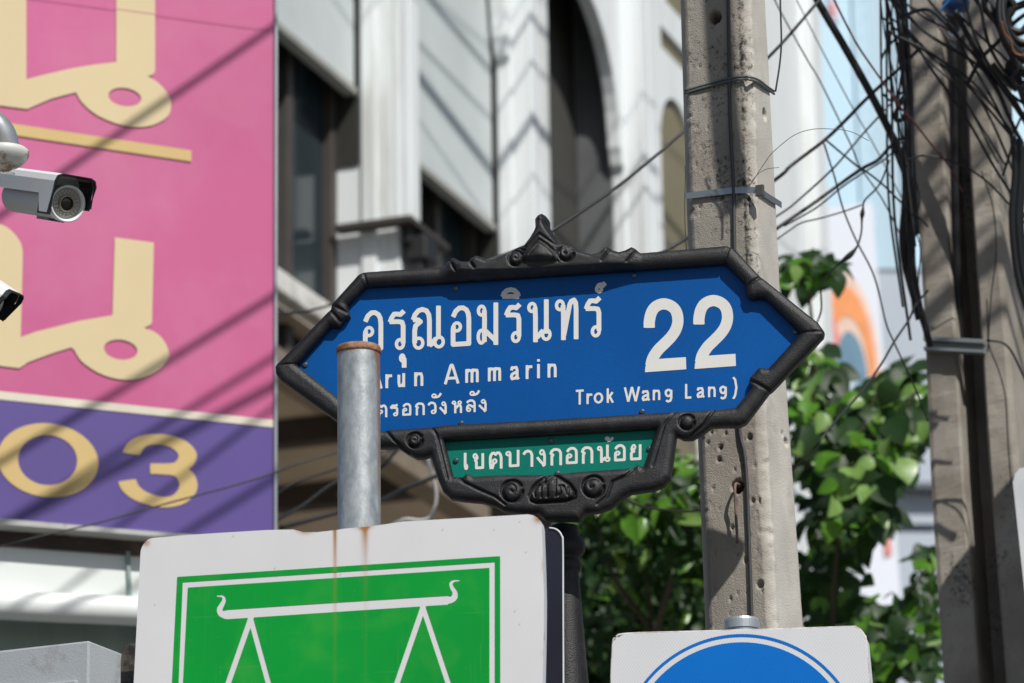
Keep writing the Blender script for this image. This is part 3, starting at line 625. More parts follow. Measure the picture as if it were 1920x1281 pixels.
def pole_right(x, y, h=0.0): return Plane(ridge(y), PS, Z).hit(float(x), float(y), h)
pol = thing('utility_pole', ridge(640)*np.array([1, 1, 0]), 'weathered grey concrete utility pole with chipped edges directly behind the blue street sign', 'utility pole')
pits = [(1340, 33, 10, .05), (1433, 215, 8, .04), (1383, 912, 10, .06), (1351, 838, 4, .010), (1360, 813, 3, .006), (1467, 813, 4, .008), (1475, 830, 6, .012), (1434, 812, 4, .008), (1436, 700, 4, .008), (1425, 938, 5, .008), (1400, 1049, 5, .01), (1372, 989, 4, .006), (1425, 1096, 6, .012), (1411, 939, 4, .006), (1334, 810, 3, .006), (1348, 862, 4, .008), (1472, 828, 5, .012), (1405, 820, 5, .01), (1327, 830, 3, .005)]
ys = np.concatenate([np.linspace(-900, -30, 12), np.linspace(-26, 1210, 330), np.linspace(1240, 4000, 14)])
ys = [y for y in ys]
V = []; grime_shade = []; film_ = []; NF, NS, NC = 46, 26, 6
pitF = [(pole_front(x, y), r*DP/FPX, d) for x, y, r, d in pits if x < rg_x(y)]; pitR = [(pole_right(x, y), r*DP/FPX, d) for x, y, r, d in pits if x >= rg_x(y)]
zs_ = []
for y in ys:
    R0, wf_, ws_ = pole_dims(y); ch = .016
    loop = [R0-PU*wf_+PU*ch*1.2+PS*0, ]
    front = [R0-PU*(wf_-ch*1.2)+PU*(wf_-ch*2.2)*t for t in np.linspace(0, 1, NF)]
    chm = [R0-PU*ch+(PU*ch+PS*ch)*t for t in np.linspace(0, 1, NC+2)[1:-1]]
    side = [R0+PS*ch+PS*(ws_-2*ch)*t for t in np.linspace(0, 1, NS)]
    back = [R0+PS*ws_-PU*ch, R0+PS*ws_-PU*(wf_-ch), R0-PU*wf_+PS*(ws_-ch), R0-PU*wf_+PS*ch*1.2]
    for i, p in enumerate(front+chm+side+back):
        nrm = nf if i < NF else ((nf+nr)/1.414 if i < NF+NC else (nr if i < NF+NC+NS else np.zeros(3)))
        edge = 1.0 if (NF-3 <= i < NF+NC+2) else (.6 if i < 4 else .18)
        q = Vector(p)
        h = noise.fractal(q*40, 1.0, 2.0, 4)*.0018*edge*1.1 + noise.noise(q*9)*.0005
        ck = noise.noise(q*60)
        if edge > .5 and ck > .3: h -= (ck-.3)*.008*edge
        v = noise.noise(q*130)
        if v > .5 and i < NF: h -= (v-.5)*.02
        for c, r, d in (pitF if i < NF else pitR if i >= NF+NC else ()):
            e = np.linalg.norm(p-c)/r
            if e < 1.35: h -= d*(1 if e < .8 else max(0, (1.35-e)/.55))
        V.append(p+nrm*h)
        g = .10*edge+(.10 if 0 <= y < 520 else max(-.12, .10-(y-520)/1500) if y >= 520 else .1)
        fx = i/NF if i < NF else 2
        if fx < 1 and y < 640: g += .08*math.exp(-((fx-.56)/.2)**2)*(1 if y < 480 else max(0, (640-y)/160))  # mid-face stripe paints a hanging cable's cast shadow into the colour
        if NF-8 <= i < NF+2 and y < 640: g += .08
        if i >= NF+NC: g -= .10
        grime_shade.append(g); film_.append(1.0 if i < NF else max(0.0, 1-(i-NF+1)/(NC+1)) if i < NF+NC else 0.0)
NP = NF+NC+NS+4; F = [(i*NP+k, i*NP+(k+1) % NP, (i+1)*NP+(k+1) % NP, (i+1)*NP+k) for i in range(len(ys)-1) for k in range(NP)]
F += [tuple(range(NP))[::-1]]
V = np.array(V); V[:, 2] = np.maximum(V[:, 2], 0.0)
mesh('shaft', V, [f[::-1] for f in F], m_conc, pol, smooth=True, attr={'grime_shade': grime_shade, 'film': film_})
steel = mat('steel_band', (.42, .43, .42), .35, metal=.85, col2=(.2, .17, .14), mix=(.55, .7), mscale=30)
wirem = mat('grey_wire', (.14, .16, .16), .5, metal=.5); cabm = mat('black_cable', (.012, .013, .015), .5, var=.2)
def strap(pts, hw, name, m, h=.003):
    mb = MB(); P = []
    for kind, x, y in pts: P.append((pole_front if kind == 'f' else pole_right)(x, y, h))
    for a, b in zip(P[:-1], P[1:]):
        nn = np.cross(b-a, Z); nn /= np.linalg.norm(nn); nn = nn if nn@(CAM-a) > 0 else -nn
        mb.box(a-Z*hw, b-a, nn*.0012, Z*2*hw)
    return mb.build(name, m, pol)
strap([('f', 1287, 369.5), ('f', 1375, 359), ('f', 1418, 358)], .0062, 'steel_band', steel, .005); strap([('r', 1419, 358), ('r', 1440, 372), ('r', 1461, 385)], .0062, 'steel_band', steel, .004)
s = MB().box(pole_front(1421, 372, .006), PU*.016, nf*.008, Z*.022); bevel(s.build('band_buckle', mat('dark_buckle', (.12, .11, .10), .5, metal=.6), pol), .001)
for dy in (0, 5):
    pts = [pole_front(1284, 171.5+dy, .003), pole_front(1325, 160+dy, .004), pole_front(1367, 150+dy, .007), pole_front(1398, 146+dy, .006), pole_front(1409, 147+dy, .006), pole_right(1418, 151+dy, .005), pole_right(1435, 163+dy, .004), pole_right(1449, 172+dy, .003)]
    MB().tube(catmull(pts, 5), .0022, 6).build('wire_tie', wirem, pol, smooth=True)
pts = [pole_front(x, y, .005) for x, y in [(1366, -80), (1367, 0), (1369, 157), (1371, 240), (1377, 356), (1379, 468), (1383, 640), (1388, 801), (1397, 849), (1402, 905), (1407, 1040), (1411, 1150), (1418, 1400)]]
MB().tube(catmull(pts, 6), .0033, 8).build('ground_wire', mat('grey_sheath', (.05, .048, .05), .55), pol, smooth=True)
hk = [pole_front(1384, 908, -.02), pole_front(1384, 910, .012), pole_front(1385, 925, .022), pole_front(1385, 950, .018), pole_front(1386, 985, .016), pole_front(1388, 1022, .016)]
MB().tube(catmull(hk, 5), .0028, 7).build('rusty_rod', mat('rusty_rod', (.22, .13, .09), .8, col2=(.12, .10, .09), mix=(.45, .6), mscale=40), pol, smooth=True)
for pts, r in (([(1408, 345), (1416, 333), (1435, 304), (1450, 285), (1487, 255), (1521, 243), (1558, 242), (1595, 247), (1629, 264)], .0007), ([(1405, 350), (1416, 332), (1435, 318), (1461, 314)], .0006), ([(1464, -60), (1463, 0), (1465, 75), (1462, 120), (1454, 172)], .0018), ([(1284, 310), (1285, 330), (1284, 400), (1287, 470)], .0009)):
    MB().tube(catmull([A(x, y, DP-.03) for x, y in pts], 6), r, 5).build('loose_wire', mat('thin_wire', (.10, .11, .10), .5, metal=.3), pol, smooth=True)

D2 = 9.9
p2 = thing('utility_pole', A(1790, 640, D2)*np.array([1, 1, 0]), 'brown concrete utility pole with a deep vertical recess, crossed by tangled cables', 'utility pole')
PSI2 = 20.0; U2 = np.array([math.cos(math.radians(PSI2)), -math.sin(math.radians(PSI2)), 0]); S2 = np.array([math.sin(math.radians(PSI2)), math.cos(math.radians(PSI2)), 0])
lx = lambda y: np.interp(y, [-800, 0, 300, 600, 900, 1281, 3800], [1660, 1703, 1714, 1733, 1745, 1769, 1915]); rx = lambda y: np.interp(y, [-800, 0, 300, 600, 900, 1281, 3800], [1795, 1848, 1860, 1880, 1903, 1935, 2130])
LP0 = A(1735., 640., D2)
V = []; gr = []
ys2 = np.concatenate([np.linspace(-800, -20, 8), np.linspace(-10, 1300, 150), np.linspace(1320, 3800, 10)])
UUs = [0, .06, .33, .39, .40, .62, .63, .69, .96, 1.0, 1.0, 1.0, .0, .0]
prof = [(0, .02), (.05, 0), (.2, 0), (.345, .0), (.375, .03), (.385, .7), (.66, .7), (.67, .03), (.70, 0), (.8, 0), (.94, 0), (1.0, .05), (1.0, .9), (.95, .98), (.05, .98), (0, .92)]
for y in ys2:
    o = Plane(LP0, np.array([1.0, 0, 0]), Z).hit(lx(y), float(y)); d = (o-CAM)@FW
    wd = (rx(y)-lx(y))*d/FPX/math.cos(math.radians(PSI2))
    for u, v in prof:
        p = o+U2*wd*u+S2*.25*v; q = Vector(p); h = noise.fractal(q*22, 1.0, 2.0, 3)*.003
        V.append(p-S2*h); gr.append(.06+.34*noise.noise(q*3)+.14*noise.noise(Vector((q.x*14, q.y*14, q.z*2))))
n2 = len(prof); F = [(i*n2+k, i*n2+(k+1) % n2, (i+1)*n2+(k+1) % n2, (i+1)*n2+k) for i in range(len(ys2)-1) for k in range(n2)]; F.append(tuple(range(n2))[::-1])
V = np.array(V); V[:, 2] = np.maximum(V[:, 2], 0)
mesh('shaft', V, [f[::-1] for f in F], m_conc2, p2, attr={'grime_shade': gr})
P2F = Plane(LP0, U2, Z)
def p2f(x, y, h=0.0): return P2F.hit(float(x), float(y), h)
galv = mat('galvanised_bracket', (.30, .33, .33), .45, metal=.6)
b = MB(); o = p2f(1738, 662, .004); ln = p2f(1850, 668, .004)-o; b.box(o, ln, P2F.n*.03, Z*.008); b.box(o+Z*.026, ln, P2F.n*.03, Z*.010); b.box(o+Z*.008, ln, P2F.n*.004, Z*.018)
b.build('channel_bracket', galv, p2)
sk = [A(x, y, D2-.12) for x, y in [(1771, 30), (1772, 50), (1778, 64), (1789, 70), (1801, 62), (1806, 45), (1800, 26), (1796, 20)]]
MB().tube(catmull(sk, 5), [.007]*36, 10).build('shackle', mat('shackle_steel', (.5, .5, .5), .3, metal=.9), p2, smooth=True) if False else MB().tube(catmull(sk, 5), .0075, 10).build('shackle', mat('shackle_steel', (.55, .55, .55), .3, metal=.9), p2, smooth=True)
ins = A(1792, 5, D2-.11); MB().lathe(ins, [(.02, -.03), (.034, -.02), (.036, .0), (.022, .01), (.022, .02), (.036, .03), (.034, .055), (.015, .07)], 20).build('insulator', mat('blue_insulator', (.02, .07, .2), .3), p2, smooth=True)

# ------------------------------------------------------------------ cables
GC = 'overhead cables and wires'
def cable(label, pts, rpx, d, m=None, shape=None, cat='cable', name='cable'):
    d = np.broadcast_to(np.asarray(d, float), (2,)) if np.ndim(d) < 1 or len(d) == 2 else d
    dd = np.interp(np.linspace(0, 1, len(pts)), np.linspace(0, 1, len(d)), d)
    P = catmull([A(x, y, q) for (x, y), q in zip(pts, dd)], 7); r = rpx/2*np.mean(dd)/FPX
    rr = np.full(len(P), r)
    if shape:
        t = np.linspace(0, 1, len(P))
        for c, wd, k in shape: rr *= 1+k*np.exp(-((t-c)/wd)**2)
    o = MB().tube(P, rr, 7).build(name, m or cabm, None, smooth=True)
    return tag(o, label, cat, GC)
red = mat('red_brown_cable', (.10, .02, .02), .5)
cable('thickest black cable bundle slanting down from the top edge to the recessed brown pole', [(1505, -60), (1532, 0), (1580, 82), (1629, 169), (1665, 240), (1692, 298), (1698, 340), (1696, 390), (1692, 445), (1696, 490), (1702, 518), (1716, 566), (1731, 602), (1745, 650)], 13, (9.6, 9.75), shape=[(.25, .3, .15)])
cable('thin reddish-black cable slanting past the thick bundle and across the recessed pole', [(1535, -60), (1564, 0), (1605, 80), (1649, 145), (1692, 206), (1716, 232), (1748, 273), (1779, 310), (1805, 360)], 4, (9.3, 9.5), red)
cable('black cable hanging straight down from the top edge beside the recessed pole', [(1651, -60), (1651, 0), (1652, 109), (1653.6, 169), (1658, 218), (1672, 270), (1694, 330)], 4.5, 9.7)
cable('black cable slanting down the left edge of the recessed pole from the top', [(1650, -60), (1662, 0), (1678, 68), (1690, 126), (1697, 174), (1704, 242), (1702, 300)], 7, 9.75)
cable('thin cable from the white building rising past the grey pole to the top edge', [(820, 530), (915, 489), (983, 463), (1035, 433), (1143, 361), (1231, 291), (1284, 245), (1380, 165), (1460, 88), (1528, 10), (1580, -50)], 6.2, (9.0, 9.6))
cable('thick cable passing behind the grey pole and rising to the recessed pole', [(1160, 515), (1242, 473), (1287, 447), (1380, 390), (1463, 330), (1484, 310), (1542, 266), (1576, 235), (1629, 181), (1692, 123), (1720, 95)], 7, (9.4, 9.7))
cable('cable just below the thick one, fanning out of the recessed pole toward the grey pole', [(1685, 179), (1653, 213), (1620, 249), (1595, 278), (1561, 317), (1503, 370), (1465, 400), (1380, 450)], 4, (9.7, 9.4))
cable('twin-looking cable in the middle of the fan between the two concrete poles', [(1700, 255), (1673, 271), (1646, 300), (1615, 317), (1571, 348), (1520, 385), (1467, 421), (1400, 470)], 7, (9.7, 9.4))
cable('thin cable hugging the middle cable of the fan', [(1690, 268), (1660, 298), (1622, 322), (1580, 350), (1530, 390), (1470, 424)], 3.5, (9.68, 9.5))
cable('slack thin cable lowest in the fan, ending at the splice', [(1615, 385), (1581, 397), (1540, 409), (1503, 418), (1482, 431), (1455, 450)], 3, (9.6, 9.4))
cable('thin grey cable slanting from the pale wall down to the recessed pole', [(1440, -30), (1460, 15), (1513, 111), (1540, 157), (1595, 271), (1612, 312), (1654, 373), (1690, 445), (1705, 480)], 3, (9.9, 9.8))
cable('thinnest grey cable parallel to the thick bundle, farther left', [(1476, -40), (1494, 0), (1520, 53), (1560, 130), (1598, 201), (1639, 273), (1690, 370)], 2.3, 10.2)
cable('long dangling cable from the fan down into the leaves', [(1545, 269), (1557, 307), (1566, 336), (1581, 392), (1605, 450), (1639, 518), (1661, 605), (1675, 639), (1702, 697), (1721, 740), (1740, 790)], 3.5, (9.4, 9.6))
cable('cable crossing the fan down to the left edge of the recessed pole', [(1550, 264), (1605, 310), (1620, 319), (1655, 346), (1692, 382), (1721, 406), (1740, 425)], 4, (9.4, 9.75))
cable('spliced cable with two taped joints dangling above the leaves', [(1668, 300), (1649, 346), (1622, 375), (1618, 392), (1616, 410), (1615, 435), (1608, 460), (1595, 477), (1575, 493), (1557, 510), (1540, 537), (1540, 578), (1533, 602), (1515, 640)], 3.6, 9.3, shape=[(.27, .035, 1.6), (.55, .05, 2.2)])
cable('black cable curving from the recessed pole down across the leaves to the grey pole', [(1740, 545), (1716, 573), (1704, 600), (1678, 639), (1651, 685), (1617, 733), (1576, 779), (1533, 832), (1501, 866), (1440, 920), (1315, 956), (1260, 957), (1205, 950), (1163, 932), (1100, 900)], 4.5, (9.6, 9.0, 9.8))
cable('long black cable slanting across the front of the recessed pole', [(1640, -50), (1670, 0), (1702, 56), (1745, 128), (1779, 174), (1818, 232), (1862, 310), (1886, 348), (1915, 394), (1950, 450)], 5.5, 9.55)
cable('grey-black cable sagging from the top edge over the recess of the brown pole', [(1660, -30), (1682, 7), (1726, 53), (1767, 82), (1803, 102), (1837, 126), (1880, 165)], 6.5, 9.6)
cable('cable from the shackle slanting down to the right edge', [(1720, -40), (1741, 0), (1789, 56), (1808, 97), (1837, 145), (1871, 206), (1915, 298), (1945, 360)], 5.5, 9.58)
cable('thick cable to the right of the shackle reaching the right edge', [(1790, 20), (1811, 60), (1847, 121), (1895, 181), (1920, 223), (1960, 290)], 11, 9.5)
cable('stiff dark cable from the top edge along the right side of the brown pole', [(1810, -40), (1830, 0), (1871, 48), (1915, 106), (1960, 170)], 9, 9.45)
cable('short dark cable between the shackle and the tangle', [(1800, 30), (1835, 65), (1876, 102), (1925, 150)], 5, 9.5)
cable('bright blue cord tied at the shackle', [(1790, -30), (1779, 0), (1768, 14), (1760, 29), (1762, 40)], 5, 9.6, mat('blue_cord', (.02, .16, .42), .5), cat='cord', name='cord')
cable('thin wire running down the right face of the brown pole', [(1850, 560), (1852, 600), (1854, 646), (1869, 685), (1880, 720), (1886, 755), (1890, 830), (1896, 910)], 2.6, 9.62)
cable('second thin wire on the brown pole running up from the bracket', [(1840, 320), (1862, 390), (1868, 470), (1858, 560), (1852, 660)], 2.4, 9.62)
cable('curved cable looping over the right face of the brown pole from its bracket', [(1850, 638), (1880, 643), (1897, 660), (1912, 690), (1935, 740)], 4.5, 9.6)
for i, (x, rr_, lab) in enumerate(((1903, 12, 'thick black drop cable hanging at the right edge, nearest the brown pole'), (1914, 14, 'second thick black drop cable hanging at the very right edge'), (1922, 10, 'outer black drop cable hanging at the right edge, partly cut by the frame'))):
    cable(lab, [(x-4, 250+10*i), (x, 320), (x-6, 400), (x-2, 470), (x+8, 530), (x+30, 600)], rr_, 9.4+.05*i)
tg = [(1868, -20), (1900, 10), (1885, 45), (1915, 60), (1940, 30), (1925, 90), (1898, 100), (1930, 140), (1955, 90), (1905, 75), (1890, 25), (1940, 0)]
cable('knotted black cable tangle in the upper right corner', tg, 15, 9.35, cat='cable tangle')
cable('second strand of the black tangle in the upper right corner', [(1860, 120), (1885, 150), (1912, 165), (1935, 130), (1915, 110), (1890, 128), (1930, 190)], 12, 9.38, cat='cable tangle')
cable('orange-brown cord along the corner tangle', [(1878, 40), (1884, 62), (1896, 78), (1900, 96), (1914, 104), (1930, 98)], 4, 9.25, mat('orange_cord', (.22, .08, .025), .6), cat='cord', name='cord')
for i, (a_, lab) in enumerate(((0, 'thin loop of cable left of the brown pole, upper one'), (1, 'thin loop of cable left of the brown pole, lower one'))):
    cable(lab, [[(1652, 112), (1662, 92), (1676, 76), (1690, 70)], [(1656, 176), (1668, 188), (1682, 180), (1700, 168)]][a_], 5, 9.72)
cable('black hooked cable end curling beside the brown pole', [(1694, 180), (1688, 195), (1680, 212), (1682, 226), (1692, 224), (1694, 214)], 8, 9.65, shape=[(.5, .3, .3)])
cable('thin cable strand left of the brown pole, inner of the two beside the thick bundle', [(1700, 330), (1710, 380), (1718, 430), (1708, 480), (1714, 530), (1722, 590)], 3.5, 9.72)
cable('thin cable strand left of the brown pole, outer of the two beside the thick bundle', [(1706, 300), (1724, 370), (1716, 420), (1726, 470), (1722, 540), (1736, 600)], 3, 9.78)
for lab, pts, w_, d_ in (
    ('heavy black cable running down the left edge of the brown pole, against the concrete', [(1690, -60), (1694, 0), (1700, 90), (1706, 180), (1708, 270), (1712, 350), (1718, 440)], 15, 9.72),
    ('heavy black cable just left of the one on the brown pole edge, bowing outward', [(1672, -50), (1684, 20), (1693, 120), (1699, 220), (1700, 330), (1703, 420), (1706, 520), (1722, 600)], 11, 9.7),
    ('black cable hugging the brown pole edge lower down, above the bracket', [(1700, 280), (1706, 350), (1712, 420), (1714, 500), (1724, 560), (1736, 630)], 8, 9.68),
    ('broad black cable added in the recess of the brown pole to deepen its shade', [(1786, 60), (1788, 200), (1791, 400), (1797, 560), (1803, 700), (1810, 900), (1818, 1100)], 16, 9.93),  # black tube added to darken the recess in place of shade
    ('black cable across the top of the brown pole, slanting down to the right', [(1690, 30), (1745, 20), (1800, 75), (1860, 140), (1930, 240)], 7, 9.5),
    ('black cable from the recess up to the tangle at the corner', [(1812, 160), (1840, 110), (1870, 80), (1905, 40), (1950, 10)], 8, 9.5),
    ('dark cable below the tangle slanting to the right edge', [(1836, 120), (1868, 165), (1890, 215), (1912, 260), (1960, 340)], 8, 9.5),
    ('thin dark cable crossing the blue gap at the right edge', [(1880, 330), (1893, 290), (1904, 245), (1922, 210), (1960, 180)], 5, 9.5),
    ('thin cable across the brown pole from its left edge to the right edge', [(1700, 300), (1735, 292), (1790, 305), (1850, 340), (1925, 420)], 4, 9.55)):
    cable(lab, pts, w_, d_)
rt = random.Random(21)
for i in range(16):
    x0, y0 = rt.uniform(1640, 1700), rt.uniform(-40, 60); x3, y3 = (rt.uniform(1690, 1735), rt.uniform(330, 640)) if i % 2 else (rt.uniform(1870, 1940), rt.uniform(140, 420))
    mid = [(x0+(x3-x0)*q+rt.uniform(-16, 16), y0+(y3-y0)*(q-.12*math.sin(math.pi*q) if i % 2 == 0 else q)+rt.uniform(-14, 14)) for q in (.3, .62)]
    cable('thin black cable among the many tangled round the top of the brown pole', [(x0, y0)]+mid+[(x3, y3)], rt.uniform(2.6, 5.5), (rt.uniform(9.45, 9.75), rt.uniform(9.5, 9.75)))
for i in range(8):
    x0, y0 = rt.uniform(1800, 1880), rt.uniform(-40, 20)
    cable('black strand of the messy cable bunch at the upper right corner', [(x0, y0), (x0+rt.uniform(20, 60), y0+rt.uniform(60, 110)), (x0+rt.uniform(50, 90), y0+rt.uniform(110, 210)), (1960, y0+rt.uniform(150, 330))], rt.uniform(5, 10), rt.uniform(9.3, 9.6))
coil = thing('cable_coil', A(1935, 40, 9.35), 'big coil of spare black cable hung beside the brown pole at the upper right corner', 'cable coil')
for i in range(9):
    cx_, cy_, r1, r2, dd_ = 1938+random.uniform(-8, 8), 20+random.uniform(-12, 12), 62+random.uniform(-9, 9), 92+random.uniform(-12, 12), 9.3+.018*i
    e = ell(cx_, cy_, r1, r2, random.uniform(-8, 8), 40); e = np.vstack([e, e[:1]])
    MB().tube(A(e[:, 0], e[:, 1], dd_+.02*np.sin(np.linspace(0, 12, len(e)))), .0065, 6, caps=False).build('loop', cabm, coil, smooth=True)
# cables in front of the pink board and in the shade under the shophouse
cable('thin dark cable sagging across the purple band of the pink board', [(-60, 1040), (82, 1004), (178, 982), (273, 955), (366, 930), (437, 911), (511, 888), (556, 871), (629, 849), (700, 826), (760, 800)], 3.6, (10.2, 10.75))
cable('second dark cable in the shade right of the pink board', [(490, 945), (517, 927), (556, 905), (629, 880), (690, 856), (740, 840)], 4, (11.4, 12.0))
cable('thick dark cable rising to the right behind the galvanised pipe', [(490, 1000), (520, 975), (565, 950), (629, 905), (708, 880), (742, 846), (790, 800)], 8, (11.4, 12.0))
cable('thick twin cable low behind the galvanised pipe, ending at the black scroll', [(525, 990), (629, 962), (708, 941), (753, 919), (815, 894), (870, 870)], 9, (11.4, 12.0))
cable('thin cable just under the left wing of the blue sign, right of the pipe', [(629, 930), (708, 866), (736, 843), (775, 815)], 4, (11.6, 12.0))
cable('loose pale grey conduit hanging in the shade under the black scroll', [(790, 820), (801, 860), (812, 894), (818, 933), (809, 967), (790, 976), (760, 974), (735, 985)], 7, 12.0, mat('pale_conduit', (.5, .5, .5), .5), cat='conduit', name='conduit')
cable('dark cable running behind the left tip of the blue sign', [(490, 590), (517, 589), (567, 585), (624, 571), (690, 548)], 5, (12.0, 13.0))
# out-of-frame street cables that throw the shadow lines on the board and the shophouse
def shade_cable(label, pl, p0, p1, t, rad, ext=3.0):
    a, b = pl.hit(*map(float, p0))+SUN_V*t, pl.hit(*map(float, p1))+SUN_V*t; d = (b-a)/np.linalg.norm(b-a)
    pts = np.array([a-d*ext+(b-a+2*d*ext)*q for q in np.linspace(0, 1, 9)]); 
    return tag(MB().tube(pts, rad, 8).build('cable', cabm, None, smooth=True), label, 'cable', 'street cables strung above the view')
SL = 'street cable strung out of sight above, crossing in front of the pink board'
for p0, p1, t, r in (((511, 52), (123, 320), 2.6, .0085), ((511, 557), (191, 753), 2.7, .0085), ((511, 671), (191, 870), 2.9, .0075), ((511, 725), (273, 851), 3.0, .0105), ((511, 766), (355, 887), 3.0, .0065), ((511, 900), (369, 988), 3.1, .008)):
    shade_cable(SL, PK, p0, p1, t, r, 2.0)
for p0, p1, t, r in (((1712, 152), (1766, 92), 1.5, .017), ((1806, 222), (1872, 128), 1.6, .026), ((1714, 246), (1768, 200), 1.5, .008), ((1722, 384), (1774, 338), 1.4, .007), ((1726, 424), (1776, 372), 1.55, .009), ((1818, 512), (1890, 436), 1.5, .024), ((1733, 515), (1778, 482), 1.6, .008), ((1736, 592), (1780, 556), 1.5, .020), ((1712, 60), (1768, 18), 1.7, .018), ((1812, 330), (1880, 262), 1.45, .010), ((1815, 400), (1888, 318), 1.6, .008), ((1740, 690), (1900, 560), 1.9, .014), ((1822, 80), (1870, 20), 1.4, .014)):
    shade_cable('street cable above the view, throwing a slanting shadow on the brown pole', P2F, p0, p1, t*1.9, r, 1.2)
SB = 'street cable strung out of sight above, running along the white shophouse'
fa = on_a(ak[2])
for (x, y), t, r, tilt in (((968, 160), 4.2, .009, -.05), ((968, 266), 4.6, .030, -.16), ((968, 70), 4.8, .016, -.09), ((968, 372), 4.4, .006, -.22), ((968, 20), 5.0, .006, .03)):
    c = fa.hit(float(x), float(y))+SUN_V*t; d = E2+Z*tilt; pts = np.array([c+d*q for q in np.linspace(-7, 9, 9)])
    tag(MB().tube(pts, r, 8).build('cable', cabm, None, smooth=True), SB, 'cable', 'street cables strung above the view')

# ------------------------------------------------------------------ blue street-name sign
U9 = hdir(-9.0)
SP = Plane(A(1030, 690, 7.0), U9, Z); PX = 7.0/FPX
sgn = thing('street_sign', SP.hit(1058., 1281.)*np.array([1, 1, 0]), 'blue pointed street-name sign with number 22 in an ornate black frame on a black post', 'street sign')
iron = mat('black_cast_iron', (.0095, .0095, .0105), .5, var=.35, vscale=18, bump=.22, bscale=420, col2=(.036, .037, .040), mix=(.5, .78), mscale=24, spec=.5)
def chip(n, L, src):
    tc = n.new('ShaderNodeTexCoord'); a = n.new('ShaderNodeTexNoise'); a.inputs['Scale'].default_value = 70; a.inputs['Detail'].default_value = 8; a.inputs['Roughness'].default_value = .8; L.new(tc.outputs['Object'], a.inputs['Vector'])
    r = n.new('ShaderNodeMapRange'); r.inputs[1].default_value = .675; r.inputs[2].default_value = .72; L.new(a.outputs['Fac'], r.inputs[0])
    mx = n.new('ShaderNodeMix'); mx.data_type = 'RGBA'; L.new(r.outputs[0], mx.inputs[0]); L.new(src, mx.inputs[6]); mx.inputs[7].default_value = (.22, .23, .24, 1); return mx.outputs[2]
add_over(iron, chip)
bluem = mat('blue_reflective', (.0012, .078, .30), .40, var=.12, vscale=3.5, spec=.2)
def hexes(n, L, src):
    tc = n.new('ShaderNodeTexCoord'); v = n.new('ShaderNodeTexVoronoi'); v.inputs['Scale'].default_value = 900; L.new(tc.outputs['Object'], v.inputs['Vector'])
    r = n.new('ShaderNodeMapRange'); r.inputs[1].default_value = 0; r.inputs[2].default_value = 1; r.inputs[3].default_value = .86; r.inputs[4].default_value = 1.16; L.new(v.outputs['Color'], r.inputs[0])
    s = n.new('ShaderNodeVectorMath'); s.operation = 'SCALE'; L.new(src, s.inputs[0]); L.new(r.outputs[0], s.inputs['Scale'])
    a = n.new('ShaderNodeTexNoise'); a.inputs['Scale'].default_value = 60; a.inputs['Detail'].default_value = 9; a.inputs['Roughness'].default_value = .8; L.new(tc.outputs['Object'], a.inputs['Vector'])
    r2 = n.new('ShaderNodeMapRange'); r2.inputs[1].default_value = .70; r2.inputs[2].default_value = .74; r2.inputs[4].default_value = .55; L.new(a.outputs['Fac'], r2.inputs[0])
    mx = n.new('ShaderNodeMix'); mx.data_type = 'RGBA'; L.new(r2.outputs[0], mx.inputs[0]); L.new(s.outputs[0], mx.inputs[6]); mx.inputs[7].default_value = (.5, .55, .6, 1); return mx.outputs[2]
add_over(bluem, hexes)
greenm = mat('green_reflective', (.002, .17, .125), .42, var=.06, vscale=3, spec=.2); add_over(greenm, hexes)
whitem = mat('white_reflective', (.70, .69, .655), .5, var=.04, vscale=20)
OUTER = [(518, 689), (622, 582.5), (623.5, 574), (674, 518), (683, 513.5), (760, 508), (835, 503), (846, 489), (851.5, 485.5), (858, 489), (868, 494), (878, 493.5), (888, 486), (896.5, 482.6), (905, 486), (916, 490), (932, 488), (950, 479), (972, 467.5), (984, 463), (994, 451), (1002, 438), (1005, 428), (1004.5, 414), (1010, 407), (1017.5, 403.5), (1025, 408), (1031, 416), (1031, 427), (1037, 439), (1053, 460), (1069, 464), (1090, 474), (1111, 479.5), (1124, 476), (1134, 468), (1141, 466), (1151, 472.5), (1162, 475.5), (1174, 472), (1185, 466), (1192, 469), (1202, 477.5), (1363, 464), (1377, 469), (1425, 520.6), (1433, 526.5), (1534.6, 608), (1546.4, 624.7), (1544.5, 634), (1447, 736), (1443, 738), (1400, 795), (1388, 801.5), (1335, 802.5), (1315, 817), (1298, 826), (1281.5, 826), (1269, 820), (1262, 874), (1257.6, 899), (1245, 913.4), (1228, 920.4), (1183, 927.5), (1169, 934.5), (1146.5, 954), (1124, 962.6), (1099, 964), (1087.5, 978), (1024, 978), (1010, 966), (985, 966), (947, 961), (930, 952), (905, 944), (870, 941), (846, 937), (832, 924), (823, 902), (809, 856), (798, 860), (781, 861), (767, 854), (747.5, 841), (708, 842), (684, 842), (668, 834), (645, 806), (631, 790), (528, 716), (519, 703)]
BLUEO = [(557.6, 686.5), (621, 615), (638, 616), (645, 605), (657.5, 596), (655, 586), (653, 574), (687, 540), (837, 532), (1034, 519), (1200, 508), (1360, 497), (1397, 533), (1397, 546), (1404, 561), (1414, 564), (1422, 561), (1436, 563), (1502, 627.5), (1442, 693.5), (1424, 692), (1407, 711), (1405, 719), (1410, 731), (1380, 767), (1346, 771), (1324, 772), (1265, 775), (1020, 790), (832, 800), (809, 804), (733, 808.5), (722, 811), (690, 806), (668, 784), (632, 746)]
GRNO = [(834.6, 829), (1030, 818), (1232, 806.5), (1207, 878), (1197, 873.5), (1189, 880), (1076, 888), (1042.5, 892), (1036, 893), (940, 893), (890, 896), (878, 890), (869, 897), (851.5, 896.5)]
X, Y = grid(512, 1552, 398, 984, 1.6)
